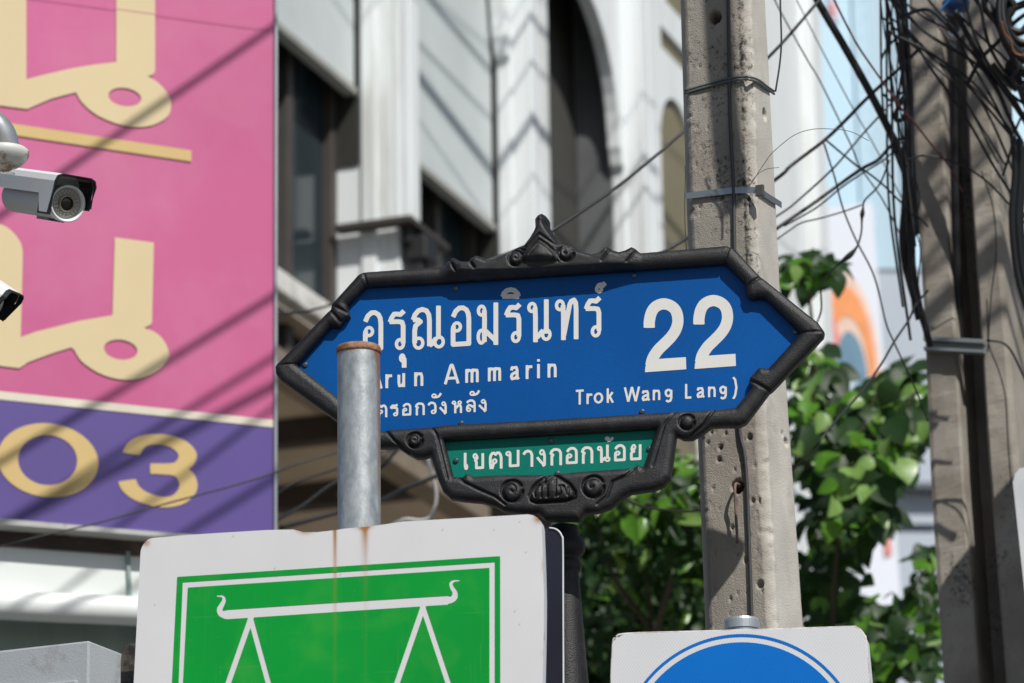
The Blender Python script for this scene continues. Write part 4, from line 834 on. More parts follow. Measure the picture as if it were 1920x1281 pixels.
So = poly_sd(X, Y, OUTER); S = np.minimum(np.minimum(So, -poly_sd(X, Y, BLUEO)), -poly_sd(X, Y, GRNO))
tt = np.clip(S/15, 0, 1); Hh = 7+12*np.sqrt(np.maximum(0, 1-(1-tt)**2))
def groove(pts, wd, dp):
    global Hh
    Hh = Hh-dp*np.exp(-(pl_dist(X, Y, pts)/wd)**2)
def boss(cx, cy, r, up=5, spiral=True, dirn=1):
    global Hh
    d = np.hypot(X-cx, Y-cy); Hh = np.where(d < r, np.maximum(Hh, 17)+up*np.sqrt(np.maximum(0, 1-(d/r)**2)), Hh); groove(ell(cx, cy, r+1.5, r+1.5, 0, 30, 0, 330), 2.2, 6)
    if spiral: groove([(cx+dirn*r*(1-t)*math.cos(2+7*t), cy+r*(1-t)*math.sin(2+7*t)) for t in np.linspace(0, 1, 24)], 1.8, 4)
tear = [(988, 502), (991, 488), (1003, 474), (1016, 460), (1030, 469), (1045, 482), (1051, 499)]
inner_t = [(996, 500), (999, 489), (1008, 478), (1017, 468), (1030, 477), (1040, 487), (1044, 498)]
Hh += 6*np.clip(poly_sd(X, Y, [(982, 500), (986, 464), (1004, 432), (1017, 408), (1030, 432), (1052, 464), (1056, 500)])/8, 0, 1)+4*np.clip(poly_sd(X, Y, tear)/4, 0, 1)+5*np.exp(-((X-1017.5)/19)**2-((Y-489)/13)**2)
for pts, wd, dp in ((tear, 1.6, 3.5), (inner_t, 1.5, 2.5), ([(984.6, 470), (993, 474), (1016, 449), (1045, 469), (1054, 464)], 1.7, 4), ([(1005, 430), (1017, 424), (1031, 430)], 3, 3),
        ([(846, 492), (858, 514)], 2.2, 7), ([(880, 491), (894, 510)], 2.2, 7), ([(1148, 474), (1132, 497)], 1.8, 5), ([(1196, 474), (1178, 497)], 1.8, 5), ([(940, 484), (975, 474), (990, 480)], 2, 4), ([(1052, 480), (1070, 470), (1090, 480)], 2, 3),
        ([(617, 580), (640, 606)], 2.5, 5), ([(623, 574), (652, 590)], 2.5, 5), ([(1396, 545), (1430, 522)], 2.5, 4), ([(1405, 715), (1445, 737)], 2.5, 5), ([(683, 512), (692, 540)], 1.8, 3), ([(1370, 466), (1360, 497)], 1.8, 3), ([(519, 689), (557, 687)], 1.8, 3), ([(1545, 626), (1502, 628)], 1.8, 3), ([(722, 806), (742, 830), (770, 852)], 2.2, 6), ([(1340, 772), (1322, 800), (1296, 822)], 2.2, 6), ([(812, 806), (822, 820), (842, 902)], 2, 4), ([(1268, 776), (1248, 800), (1226, 878)], 2, 3), ([(862, 898), (872, 908), (900, 922), (930, 935), (950, 950)], 2.2, 5), ([(1190, 882), (1176, 896), (1150, 908), (1140, 935), (1122, 950)], 2.2, 5)):
    groove(pts, wd, dp)
boss(972, 493, 12, 6); boss(1066, 484, 12, 5, True, -1); boss(781, 830, 12, 6); boss(1290, 796, 12, 6, False); boss(963, 925, 18, 7); boss(1115, 917, 18, 7, True, -1)
emb = [(996, 934), (1001, 920), (1012, 908), (1024, 899), (1036, 892), (1052, 900), (1070, 912), (1081, 927), (1080, 938), (1062, 944), (1010, 947), (999, 943)]
se = poly_sd(X, Y, emb); Hh = np.where(se > 0, np.maximum(Hh, 16)+9*np.sqrt(np.clip(se/18, 0, 1)), Hh); groove(np.vstack([emb, emb[:1]]), 2.2, 8)
c2 = lambda pts: [(840+x/4.571, 860+y/4.571) for x, y in pts]
for p in ([(765, 350), (752, 315), (765, 285), (800, 255)], [(815, 355), (815, 265), (850, 222)], [(860, 355), (848, 205)], [(872, 350), (868, 235), (905, 200), (938, 190), (940, 350)], [(1000, 262), (970, 262), (985, 320), (962, 345)], [(1005, 258), (1020, 300), (1042, 340), (1052, 275)]):
    groove(c2(p), 1.7, 4.5)
Hh += 13*np.clip((X-828)/40, 0, 1)*np.clip((1205-X)/60, 0, 1)*np.clip((526-Y)/12, 0, 1)*np.clip(S/9, 0, 1)
V2, F2, G2, Eo = msq(X, Y, S)
Hf = Hh.ravel(); hv = np.where(G2 >= 0, Hf[np.maximum(G2, 0)], 7.0)*PX
SPf = SP.off(.004)
front = SPf.hit(V2[:, 0], V2[:, 1]); nV = len(V2); Pf = front+SP.n*hv[:, None]; Pb = front-SP.n*(np.where(G2 >= 0, np.minimum(Hf[np.maximum(G2, 0)], 19), 7.0)*PX)[:, None]
ev_ = sorted({e for ed in Eo for e in ed}); ix = {e: i for i, e in enumerate(ev_)}
Wf, Wb = Pf[ev_], Pb[ev_]; V = np.vstack([Pf, Pb, Wf, Wb]); m1 = len(ev_)
F = [f[::-1] for f in F2]+[tuple(i+nV for i in f) for f in F2]+[(2*nV+ix[a], 2*nV+ix[b], 2*nV+m1+ix[b], 2*nV+m1+ix[a]) for a, b in Eo]
fo = mesh('frame', V, F, iron, sgn, smooth=True)
fo.data.update()
def inset(poly, k):
    c = np.mean(np.array(poly), 0); return [tuple(c+(np.array(p)-c)*k) for p in poly]
bpl = SP.off(-.001)
bo = [(545, 688), (622, 606), (670, 530), (1368, 486), (1516, 628), (1390, 782), (690, 822), (620, 748)]
MB().prism(*[[bpl.hit(float(x), float(y), h) for x, y in bo] for h in (0, -.003)]).build('name_panel', bluem, sgn)
go = [(826, 820), (1242, 798), (1214, 892), (1030, 903), (846, 905)]
MB().prism(*[[bpl.hit(float(x), float(y), h) for x, y in go] for h in (.004, .001)]).build('district_panel', greenm, sgn)
LB = -.0635
def letters(box, items, wd, pl, st, lift=.0006):
    for it in items:
        X_, Y_ = grid(it[1]-4, it[2]+4, it[3]-8, it[4]+12, st); decal('letter', pl, text_sd(X_, Y_, [it], wd), X_, Y_, whitem, sgn, lift)
q = -.062
letters((672, 1145, 520, 695), [('อ', 679, 719, 582, 660, q), ('ร', 726, 763, 579.5, 658, q), ('ุ', 746, 763.5, 661, 690, q), ('ณ', 770, 836, 575, 656, q), ('อ', 843.6, 884, 573, 651.5, q), ('ม', 892, 937.5, 569, 647.5, q), ('ร', 944, 980, 567, 645, q), ('ิ', 937.5, 978, 538, 562, q*.6), ('น', 986.5, 1036, 563, 641.5, q), ('ท', 1038.5, 1087, 559, 637.5, q), ('ร', 1093.7, 1130, 554.5, 634.5, q), ('์', 1113, 1139.5, 526, 552, q)], 9.6, bpl, .9)
ab_ = lambda x: 720-.065*(x-847)
letters((690, 1052, 670, 735), [(ch, x0, x1, ab_((x0+x1)/2)-h, ab_((x0+x1)/2), -.063) for ch, x0, x1, h in (('A', 691, 718, 35.5), ('r', 722.5, 736, 25.5), ('u', 744, 761, 25.5), ('n', 775, 795.5, 25.5), ('A', 832, 862, 35.5), ('m', 870.6, 899.5, 25.5), ('m', 913, 941.5, 25.5), ('a', 955, 975.5, 25.5), ('r', 985.5, 999, 25.5), ('i', 1006, 1013.5, 35.5), ('n', 1025, 1045.5, 25.5))], 5.7, bpl, .6)
cb_ = lambda x: 758.6-.056*(x-1087)
letters((1070, 1390, 700, 768), [(ch, x0, x1, cb_((x0+x1)/2)-h, cb_((x0+x1)/2), -.056) for ch, x0, x1, h in (('T', 1077.6, 1096.5, 27), ('r', 1099.5, 1111, 19.5), ('o', 1112.5, 1132, 20), ('k', 1136, 1152, 27), ('W', 1169.5, 1200.5, 27), ('a', 1202, 1220, 19.5), ('n', 1222.5, 1239.5, 19.5), ('g', 1245.5, 1262.5, 19.5), ('L', 1283, 1298.5, 27), ('a', 1305, 1322.5, 19.5), ('n', 1326, 1343.5, 19.5), ('g', 1348, 1364.5, 19.5))]+[(')', 1371, 1386, 706, 748, 0)], 4.5, bpl, .5)
tb = lambda x: 783-.0575*(x-716)
letters((680, 925, 725, 800), [('(', 684, 697, 752, 794, 0)]+[(ch, x0, x1, tb((x0+x1)/2)-24.5, tb((x0+x1)/2), -.0575) for ch, x0, x1 in (('ต', 704.5, 726.5), ('ร', 730, 748), ('อ', 753.5, 771.5), ('ก', 777.5, 797), ('ว', 801, 819.5), ('ง', 822.5, 840), ('ห', 846, 867.5), ('ล', 873, 892.5), ('ง', 896, 915))]+[('ั', 808, 829, 735.5, 748, -.06), ('ั', 879.5, 900.5, 730.5, 743.5, -.06)], 4.5, bpl, .6)
gb = lambda x: 882.5-.057*(x-873)
letters((862, 1212, 810, 892), [(ch, x0, x1, gb((x0+x1)/2)-33, gb((x0+x1)/2), -.057) for ch, x0, x1 in (('เ', 868, 879.5), ('ข', 884.5, 909), ('ต', 916, 942.5), ('บ', 946.5, 975.5), ('า', 979, 1001), ('ง', 1004.5, 1026.5), ('ก', 1029.5, 1054.5), ('อ', 1060, 1083.5), ('ก', 1088.5, 1113), ('น', 1118, 1145.5), ('อ', 1150.5, 1173.5), ('ย', 1180, 1204))]+[('้', 1133, 1152, 817.5, 829.5, -.06)], 5.5, bpl.off(.004), .65)
X_, Y_ = grid(1200, 1390, 545, 705, .9); S2_ = np.full(X_.shape, -1e3)
cc = lambda pts, dx, dy: [(1020+(x+dx)/3.556, 380+(y+dy)/3.556) for x, y in pts]
for dx, dy in ((0, 0), (331, -22)):
    arcp = catmull(cc([(702, 834), (703, 790), (716, 735), (745, 695), (797, 676), (850, 692), (883, 730), (893, 790), (880, 845), (850, 893), (805, 940), (760, 985), (725, 1040), (712, 1090)], dx, dy), 5)
    body = stroke_sd(X_, Y_, arcp, 21.0); basep = poly_sd(X_, Y_, cc([(673, 1132), (676, 1095), (700, 1050), (765, 1043), (946, 1031), (949, 1112)], dx, dy))
    low = poly_sd(X_, Y_, cc([(600, 500), (1100, 500), (1100, 1095), (600, 1122)], dx, dy)); S2_ = np.maximum(S2_, np.maximum(np.minimum(body, low), basep))
decal('number', bpl, S2_, X_, Y_, whitem, sgn, .0006)
screwm = mat('screw_steel', (.10, .13, .16), .4, metal=.7)
for x, y in ((572.5, 684.5), (855, 541), (1189, 517), (1491, 623), (865, 794), (1204, 772), (856, 865), (1034, 828), (1218, 843), (1046, 889)):
    c = bpl.hit(float(x), float(y), 0.0 if y < 800 else .004); s = MB().lathe(c, [(.0052, 0), (.0052, .0015), (.0042, .0028), (.002, .0034)], 14, SP.n); s.box(c+SP.n*.0032-U9*.0045-Z*.0006, U9*.009, SP.n*.0006, Z*.0012)
    s.build('screw', screwm, sgn)
# post: rings under the emblem, then a long flare
pc = A(1058, 1046, 7.0); zpx = lambda y: SP.hit(1058., float(y))[2]
prof = [(r*PX, zpx(y)-pc[2]) for y, r in ((960, 26), (975, 29), (981, 31), (986, 36), (992, 38.5), (1000, 39.5), (1008, 38.5), (1014, 35), (1018, 29), (1022, 27), (1027, 30), (1033, 32), (1040, 32), (1046, 29), (1050, 26.5), (1060, 27), (1120, 31), (1200, 36), (1281, 42), (1400, 47), (1600, 50))]+[(52*PX, .75-pc[2]), (80*PX, .72-pc[2]), (84*PX, .66-pc[2]), (80*PX, .6-pc[2]), (115*PX, .2-pc[2]), (130*PX, .19-pc[2]), (130*PX, -pc[2])]
MB().lathe(pc-SP.n*.004, prof[::-1], 40).build('post', iron, sgn, smooth=True)

# ------------------------------------------------------------------ galvanised pipe in front of the sign
gpm = mat('galvanised_pipe', (.46, .49, .50), .42, metal=.5, var=.2, vscale=70, bump=.06, bscale=300, col2=(.36, .39, .41), mix=(.44, .58), mscale=55, stretch=(1, 1, .5))
def rustlayer(n, L, src):
    tc = n.new('ShaderNodeTexCoord'); mp = n.new('ShaderNodeMapping'); mp.inputs['Scale'].default_value = (1, 1, .09); L.new(tc.outputs['Object'], mp.inputs[0])
    a = n.new('ShaderNodeTexNoise'); a.inputs['Scale'].default_value = 55; a.inputs['Detail'].default_value = 6; L.new(mp.outputs[0], a.inputs['Vector'])
    at_ = n.new('ShaderNodeAttribute'); at_.attribute_name = 'rust'
    s = n.new('ShaderNodeMath'); s.operation = 'ADD'; L.new(a.outputs['Fac'], s.inputs[0]); L.new(at_.outputs['Fac'], s.inputs[1])
    r = n.new('ShaderNodeMapRange'); r.inputs[1].default_value = .72; r.inputs[2].default_value = 1.1; r.inputs[4].default_value = .85; L.new(s.outputs[0], r.inputs[0])
    mx = n.new('ShaderNodeMix'); mx.data_type = 'RGBA'; L.new(r.outputs[0], mx.inputs[0]); L.new(src, mx.inputs[6]); mx.inputs[7].default_value = (.36, .16, .05, 1); return mx.outputs[2]
add_over(gpm, rustlayer)
DG = 6.72; gc = A(672.5, 664, DG); gr_ = 40*DG/FPX
pip = thing('pipe_post', gc*np.array([1, 1, 0]), 'galvanised steel pipe post with a rusty cap standing in front of the blue sign', 'pipe post')
zt0 = gc[2]; V = []; F = []; ru = []; nz_, na = 60, 40
zs2 = list(np.linspace(zt0, zt0-.45, nz_))+[zt0-1.2, 0.0]
for z in zs2:
    for k in range(na):
        t = 2*math.pi*k/na; V.append((gc[0]+gr_*math.cos(t), gc[1]+gr_*math.sin(t), z))
        side = math.cos(t-math.radians(-18)); dz = zt0-z
        ru.append(.60*max(0, side)**14*(.75+.25*math.exp(-dz/.1))+.42*math.exp(-dz/.012)+.25*max(0, side)**3*math.exp(-dz/.07)-.12)
F = [(i*na+(k+1) % na, i*na+k, (i+1)*na+k, (i+1)*na+(k+1) % na) for i in range(len(zs2)-1) for k in range(na)]
mesh('pipe', V, [f[::-1] for f in F], gpm, pip, smooth=True, attr={'rust': ru})
cap = MB().lathe(gc, [(gr_*.99, -.001), (gr_*1.045, .0), (gr_*1.055, .003), (gr_*1.05, .009), (gr_*1.0, .0125), (gr_*.5, .0145), (.001, .015)], 40)
cap.build('cap', mat('rusty_cap', (.27, .12, .06), .75, col2=(.36, .26, .18), mix=(.45, .65), mscale=35, var=.3, vscale=50, bump=.3, bscale=150), pip, smooth=True)

# ------------------------------------------------------------------ white sign with green scales symbol
GS = Plane(A(640, 1060, 6.5), hdir(-9.3), Z)
gsn = thing('scales_sign', GS.hit(640., 1281.)*np.array([1, 1, 0]), 'white sign board with a green square showing white scales, bent top edge and rust streaks', 'sign')
m_wsign = mat('white_sign_face', (.66, .662, .675), .45, var=.04, vscale=6, bump=.02, bscale=15)
m_gsign = mat('green_sign_print', (.002, .30, .038), .45, var=.08, vscale=5, spec=.2)
def gscr(n, L, src):
    tc = n.new('ShaderNodeTexCoord'); cur = src
    for rot, sc, th in ((.6, (900, 60, 14), .70), (-.5, (14, 60, 700), .715), (1.0, (500, 60, 20), .71)):
        mp = n.new('ShaderNodeMapping'); mp.inputs['Rotation'].default_value = (0, rot, 0); mp.inputs['Scale'].default_value = sc; L.new(tc.outputs['Object'], mp.inputs[0])
        a = n.new('ShaderNodeTexNoise'); a.inputs['Scale'].default_value = .35; a.inputs['Detail'].default_value = 2; a.inputs['Distortion'].default_value = .4; L.new(mp.outputs[0], a.inputs['Vector'])
        r = n.new('ShaderNodeMapRange'); r.inputs[1].default_value = th-.03; r.inputs[2].default_value = th+.06; r.inputs[4].default_value = .07; L.new(a.outputs['Fac'], r.inputs[0])
        mx = n.new('ShaderNodeMix'); mx.data_type = 'RGBA'; L.new(r.outputs[0], mx.inputs[0]); L.new(cur, mx.inputs[6]); mx.inputs[7].default_value = (.30, .55, .22, 1); cur = mx.outputs[2]
    b = n.new('ShaderNodeTexNoise'); b.inputs['Scale'].default_value = 14; b.inputs['Detail'].default_value = 8; L.new(tc.outputs['Object'], b.inputs['Vector'])
    r = n.new('ShaderNodeMapRange'); r.inputs[1].default_value = .5; r.inputs[2].default_value = .85; r.inputs[4].default_value = .4; L.new(b.outputs['Fac'], r.inputs[0])
    mx = n.new('ShaderNodeMix'); mx.data_type = 'RGBA'; L.new(r.outputs[0], mx.inputs[0]); L.new(cur, mx.inputs[6]); mx.inputs[7].default_value = (.08, .42, .05, 1); return mx.outputs[2]
add_over(m_gsign, gscr)
def streak(strength):
    def f(n, L, src):
        at_ = n.new('ShaderNodeAttribute'); at_.attribute_name = 'rust'; s = n.new('ShaderNodeMath'); s.operation = 'MULTIPLY'; s.inputs[1].default_value = strength; s.use_clamp = True; L.new(at_.outputs['Fac'], s.inputs[0])
        mx = n.new('ShaderNodeMix'); mx.data_type = 'RGBA'; L.new(s.outputs[0], mx.inputs[0]); L.new(src, mx.inputs[6]); mx.inputs[7].default_value = (.36, .15, .035, 1); return mx.outputs[2]
    return f
add_over(m_wsign, streak(1.0)); add_over(m_gsign, streak(.55))
top_y = lambda x: np.interp(x, [262, 285, 400, 500, 550, 569, 594, 628, 662, 703, 756, 990, 1018], [1010, 1009, 1000, 994, 993, 997.5, 998, 994.5, 990.5, 986, 978, 965, 963.5])
def rustf(x, y):
    d = y-top_y(x)
    r = 1.0*np.exp(-((x-(628+.004*d))/3.2)**2)*np.exp(-d/75)+1.0*np.exp(-((x-684)/7)**2)*np.exp(-d/40)+.22*np.exp(-((x-686)/3)**2)*np.exp(-d/200)+.25*np.exp(-((x-628)/3)**2)*np.exp(-d/320)
    r += .9*np.exp(-(d/5)**2)*(np.exp(-((x-684)/14)**2)+np.exp(-((x-570)/16)**2)*.7)
    e = np.hypot(x-1010, y-972); r += 1.0*np.exp(-(e/9)**2); e = np.hypot(x-274, y-1018); r += .8*np.exp(-(e/7)**2)
    r += .55*np.exp(-((x-1018)/2.2)**2)*(np.exp(-((y-1060)/14)**2)+.5*np.exp(-((y-1225)/6)**2)); sp = np.sin(x*12.9+y*78.2)*43758.5; r += .5*((sp-np.floor(sp)) > .9995)
    return np.clip(r, 0, 1)
bo = [(285, 1009), (340, 1004.5), (400, 1000), (500, 994), (550, 993), (560, 995.5), (569, 998), (594, 998), (628, 994.3), (645, 991.5), (662, 990), (680, 988.5), (703, 986), (730, 982), (756, 978), (870, 971.5), (990, 964.5), (1000, 966.5), (1008, 971), (1014, 978), (1016, 988), (1018.5, 1056), (1020, 1120), (1019.5, 1181), (1017.5, 1281), (1016, 1520), (236, 1520), (250.7, 1281), (263.6, 1034), (266, 1026), (270, 1019.5), (277, 1012)]
X_, Y_ = grid(230, 1024, 958, 1520, 3.0); decal('board_face', GS, poly_sd(X_, Y_, bo), X_, Y_, m_wsign, gsn, .0002, attr={'rust': rustf})
inner_pl = GS.off(-.0005)
MB().prism(*[[inner_pl.hit(float(x), float(y), h) for x, y in bo] for h in (0, -.032)]).build('board_box', mat('sign_box_edge', (.62, .63, .64), .45, col2=(.28, .13, .06), mix=(.62, .7), mscale=18), gsn)
ring = lambda a, b: np.minimum(a, -b)
X_, Y_ = grid(310, 942, 1038, 1506, 1.6)
g0 = poly_sd(X_, Y_, [(332.5, 1082), (938, 1043), (938.5, 1500), (312, 1500)]); w0 = poly_sd(X_, Y_, [(343, 1092), (928, 1054), (928, 1600), (322, 1600)]); g1 = poly_sd(X_, Y_, [(352.5, 1102), (918, 1065), (918, 1490), (333, 1490)])
bar_ = poly_sd(X_, Y_, [(418, 1145.5), (427, 1143.4), (640, 1129.5), (831, 1117.6), (842, 1117), (846, 1126), (840, 1134), (640, 1147), (427, 1161.3), (416, 1158)])
curlL = catmull([(424, 1154), (415, 1150), (412.5, 1142), (417, 1133), (420.5, 1125), (418, 1118.5), (408, 1117.5)], 6); curlR = catmull([(836, 1126), (847, 1124), (853, 1118.5), (853, 1110), (848, 1102), (846, 1094), (851, 1089.5), (861, 1088.5)], 6)
def taper_sd(pts, w0_, w1_):
    S = np.full(X_.shape, -1e3); n = len(pts)
    for i in range(n-1): S = np.maximum(S, (w0_+(w1_-w0_)*i/n)/2-pl_dist(X_, Y_, pts[i:i+2]))
    return S
sym = np.maximum.reduce([bar_, taper_sd(curlL, 14, 2.5), taper_sd(curlR, 14, 2.5)]+[stroke_sd(X_, Y_, l, 10.0) for l in ([(471.5, 1157), (423, 1296), (398, 1370)], [(469.5, 1157), (506, 1290), (528, 1370)], [(794.5, 1136), (746, 1277), (716, 1365)], [(792.5, 1136), (840, 1279), (870, 1365)])]+[stroke_sd(X_, Y_, [(392, 1372), (534, 1368)], 12), stroke_sd(X_, Y_, [(708, 1366), (878, 1360)], 12)])
greenS = np.maximum(ring(g0, w0), np.minimum(g1, -sym))
decal('scales_print', GS, greenS, X_, Y_, m_gsign, gsn, .0009, attr={'rust': rustf})
# dark-backed panel and brown panel standing behind the scales sign
dk = thing('sign_back', A(1040, 1281, 6.72)*np.array([1, 1, 0]), 'dark navy sign back with a pale rim, peeking out right of the scales sign', 'sign')
DKP = Plane(A(1040, 1100, 6.75), hdir(-12), Z)
dq = [(900, 992), (1022, 990), (1038, 991.5), (1047, 996), (1053, 1006), (1055, 1020), (1057, 1520), (900, 1520)]
MB().prism(*[[DKP.hit(float(x), float(y), h) for x, y in dq] for h in (0, -.002)]).build('panel', mat('navy_back', (.016, .017, .028), .35), dk)
rim = [(1030, 990.5), (1040, 992), (1048, 997), (1053.5, 1006), (1055.5, 1022), (1056, 1150), (1057.3, 1520)]
MB().tube(catmull([DKP.hit(float(x), float(y), .001) for x, y in rim], 5), .0018, 8).build('rim', mat('pale_rim', (.6, .62, .63), .4), dk, smooth=True)
br = thing('sign_back', A(240, 1281, 6.7)*np.array([1, 1, 0]), 'brown rounded edge of a panel hidden behind the left side of the scales sign', 'sign')
BRP = Plane(A(240, 1240, 6.7), hdir(-10), Z)
q_ = [(222, 1520), (226, 1240), (228, 1222), (233, 1212), (240, 1206.5), (256, 1207), (290, 1206), (290, 1520)]
bevel(MB().prism(*[[BRP.hit(float(x), float(y), h) for x, y in q_] for h in (0, -.04)]).build('panel', mat('brown_panel', (.085, .075, .055), .45, col2=(.02, .018, .018), mix=(.5, .6), mscale=20), br), .003)

# ------------------------------------------------------------------ blue round traffic sign
TS = Plane(A(1390, 1230, 6.75), hdir(-7.5), Z)
trs = thing('traffic_sign', TS.hit(1391., 1281.)*np.array([1, 1, 0]), 'white square traffic sign with the top of a blue disc, on a capped steel pipe', 'traffic sign')
m_ws2 = mat('white_prismatic', (.68, .69, .71), .4, var=.03, vscale=9); m_bl2 = mat('blue_prismatic', (.001, .135, .50), .42, var=.05, vscale=6, spec=.2)
def lattice(k):
    def f(n, L, src):
        tc = n.new('ShaderNodeTexCoord'); sx = n.new('ShaderNodeSeparateXYZ'); L.new(tc.outputs['Object'], sx.inputs[0]); outs = []
        for sg in (1, -1):
            a = n.new('ShaderNodeMath'); a.operation = 'MULTIPLY_ADD'; L.new(sx.outputs['X'], a.inputs[0]); a.inputs[1].default_value = sg*1.5; L.new(sx.outputs['Z'], a.inputs[2])
            b = n.new('ShaderNodeMath'); b.operation = 'MULTIPLY'; L.new(a.outputs[0], b.inputs[0]); b.inputs[1].default_value = 125
            c = n.new('ShaderNodeMath'); c.operation = 'FRACT'; L.new(b.outputs[0], c.inputs[0])
            d = n.new('ShaderNodeMath'); d.operation = 'LESS_THAN'; L.new(c.outputs[0], d.inputs[0]); d.inputs[1].default_value = .16; outs.append(d)
        mxm = n.new('ShaderNodeMath'); mxm.operation = 'MAXIMUM'; L.new(outs[0].outputs[0], mxm.inputs[0]); L.new(outs[1].outputs[0], mxm.inputs[1])
        r = n.new('ShaderNodeMapRange'); r.inputs[3].default_value = 1.0; r.inputs[4].default_value = k; L.new(mxm.outputs[0], r.inputs[0])
        s = n.new('ShaderNodeVectorMath'); s.operation = 'SCALE'; L.new(src, s.inputs[0]); L.new(r.outputs[0], s.inputs['Scale']); return s.outputs[0]
    return f
add_over(m_ws2, lattice(.84)); add_over(m_bl2, lattice(1.22))
tq = [(1172, 1188.5), (1300, 1184.5), (1460, 1180), (1594, 1175.5), (1604, 1176.5), (1613, 1181.5), (1620.6, 1192), (1623.5, 1203), (1631, 1290), (1642, 1560), (1136, 1575), (1145, 1281), (1149, 1206), (1155.5, 1197)]
MB().prism(*[[TS.hit(float(x), float(y), h) for x, y in tq] for h in (0, -.003)]).build('board', m_ws2, trs)
ed = [(1145, 1290)]+tq[-2:]+tq[:9]
MB().tube(catmull([TS.hit(float(x), float(y), -.002) for x, y in ed], 4), .0022, 7).build('worn_edge', mat('worn_edge', (.42, .37, .36), .7, col2=(.62, .6, .6), mix=(.45, .55), mscale=40), trs, smooth=True)
bk_ = MB().prism(*[[TS.hit(float(x), float(y), h) for x, y in [(1580, 1184), (1622, 1190), (1629, 1205), (1637, 1290), (1648, 1560), (1580, 1560)]] for h in (-.012, -.014)]); bk_.build('backing_sheet', mat('pale_backing', (.5, .54, .55), .4), trs)
X_, Y_ = grid(1150, 1632, 1185, 1660, 1.5); dd = np.hypot(X_-1389.5, Y_+.008*(X_-1390)-1420)
decal('ring_print', TS, np.minimum(231-dd, dd-225.5), X_, Y_, m_bl2, trs, .0006); decal('disc_print', TS, 215.5-dd, X_, Y_, m_bl2, trs, .0006)
cc_ = A(1391, 1180, 6.86); r_ = 33.5*6.86/FPX
MB().lathe(np.array([cc_[0], cc_[1], 0]), [(r_*.93, 0), (r_*.93, cc_[2]-.002), (r_, cc_[2]-.001), (r_, cc_[2]+.014), (r_*.96, cc_[2]+.018), (.001, cc_[2]+.019)], 36).build('post', mat('zinc_cap', (.50, .54, .56), .35, metal=.6, var=.15, vscale=30), trs, smooth=False)
# white sign cut by the right edge
rs = thing('edge_sign', A(1930, 1281, 8.85)*np.array([1, 1, 0]), 'white sign plate cut off by the right edge, mounted beside the brown pole', 'sign')
RSP = Plane(A(1910, 980, 8.85), hdir(-20), Z)
MB().prism(*[[RSP.hit(float(x), float(y), h) for x, y in [(1899, 905), (1903, 889), (1912, 878), (2120, 850), (2160, 1400), (1952, 1400), (1919, 1090)]] for h in (0, -.006)]).build('plate', mat('white_plate', (.68, .69, .70), .5), rs)

# unseen board and drop cable, both added sunward of the two poles to shade them
ob = thing('added_shade_board', A(2080, 1281, 8.7)*np.array([1, 1, 0]), 'unseen board added beyond the right edge to shade the foot of the brown pole', 'sign')
OBP = Plane(p2f(1800, 1000, 0)+SUN_V*1.05, U2, Z)
obq = [p2f(x, y, 0)+SUN_V*1.05 for x, y in [(1905, 900), (1843, 968), (1800, 1058), (1752, 1120), (1735, 1160), (1735, 2300), (1985, 2300), (1985, 812)]]
MB().prism(obq, [p-P2F.n*.03 for p in obq]).build('plate', mat('shade_board_grey', (.4, .4, .4), .6), ob)
cc0 = pole_front(1352, 0, 0)+SUN_V*1.05
tag(MB().tube(catmull([cc0+np.array([.01, 0, -.42]), cc0+np.array([.0, 0, -.25]), cc0+np.array([-.006, 0, 0]), cc0+np.array([-.012, 0, .4]), cc0+np.array([-.01, 0, 1.4])], 6), .019, 10).build('cable', cabm, None, smooth=True), 'thick unseen drop cable added above the view to stripe the grey pole with shadow', 'cable', 'street cables strung above the view')

# ------------------------------------------------------------------ grey steel cabinet, lower left
CB = thing('steel_cabinet', A(167, 1281, 7.3)*np.array([1, 1, 0]), 'grey textured steel cabinet top corner at the lower left, below the canopy', 'cabinet')
cu = -hdir(-23.0); cv = np.array([math.sin(math.radians(23)), math.cos(math.radians(23)), 0]); ccr = A(167, 1201, 7.3)
m_cab = mat('grey_hammered_paint', (.40, .43, .45), .45, var=.05, vscale=8, bump=.12, bscale=260, col2=(.29, .285, .28), mix=(.56, .60), mscale=2.2)
bevel(MB().box(np.array([ccr[0], ccr[1], .2]), cu*.75, cv*.16, Z*(ccr[2]-.2)).build('body', m_cab, CB), .004)
ln_ = A(167, 1279, 7.3)[2]
bevel(MB().box(np.array([ccr[0], ccr[1], .3])-cv*.012-cu*-.02+cu*.0, cu*.71, cv*.0115, Z*(ln_-.3)).build('door', m_cab, CB), .003)
bevel(MB().box(np.array([ccr[0]+.3, ccr[1]+.02, 0])+cu*.6, cu*.2, cv*.1, Z*.2).build('plinth', m_blackm, CB), .002)

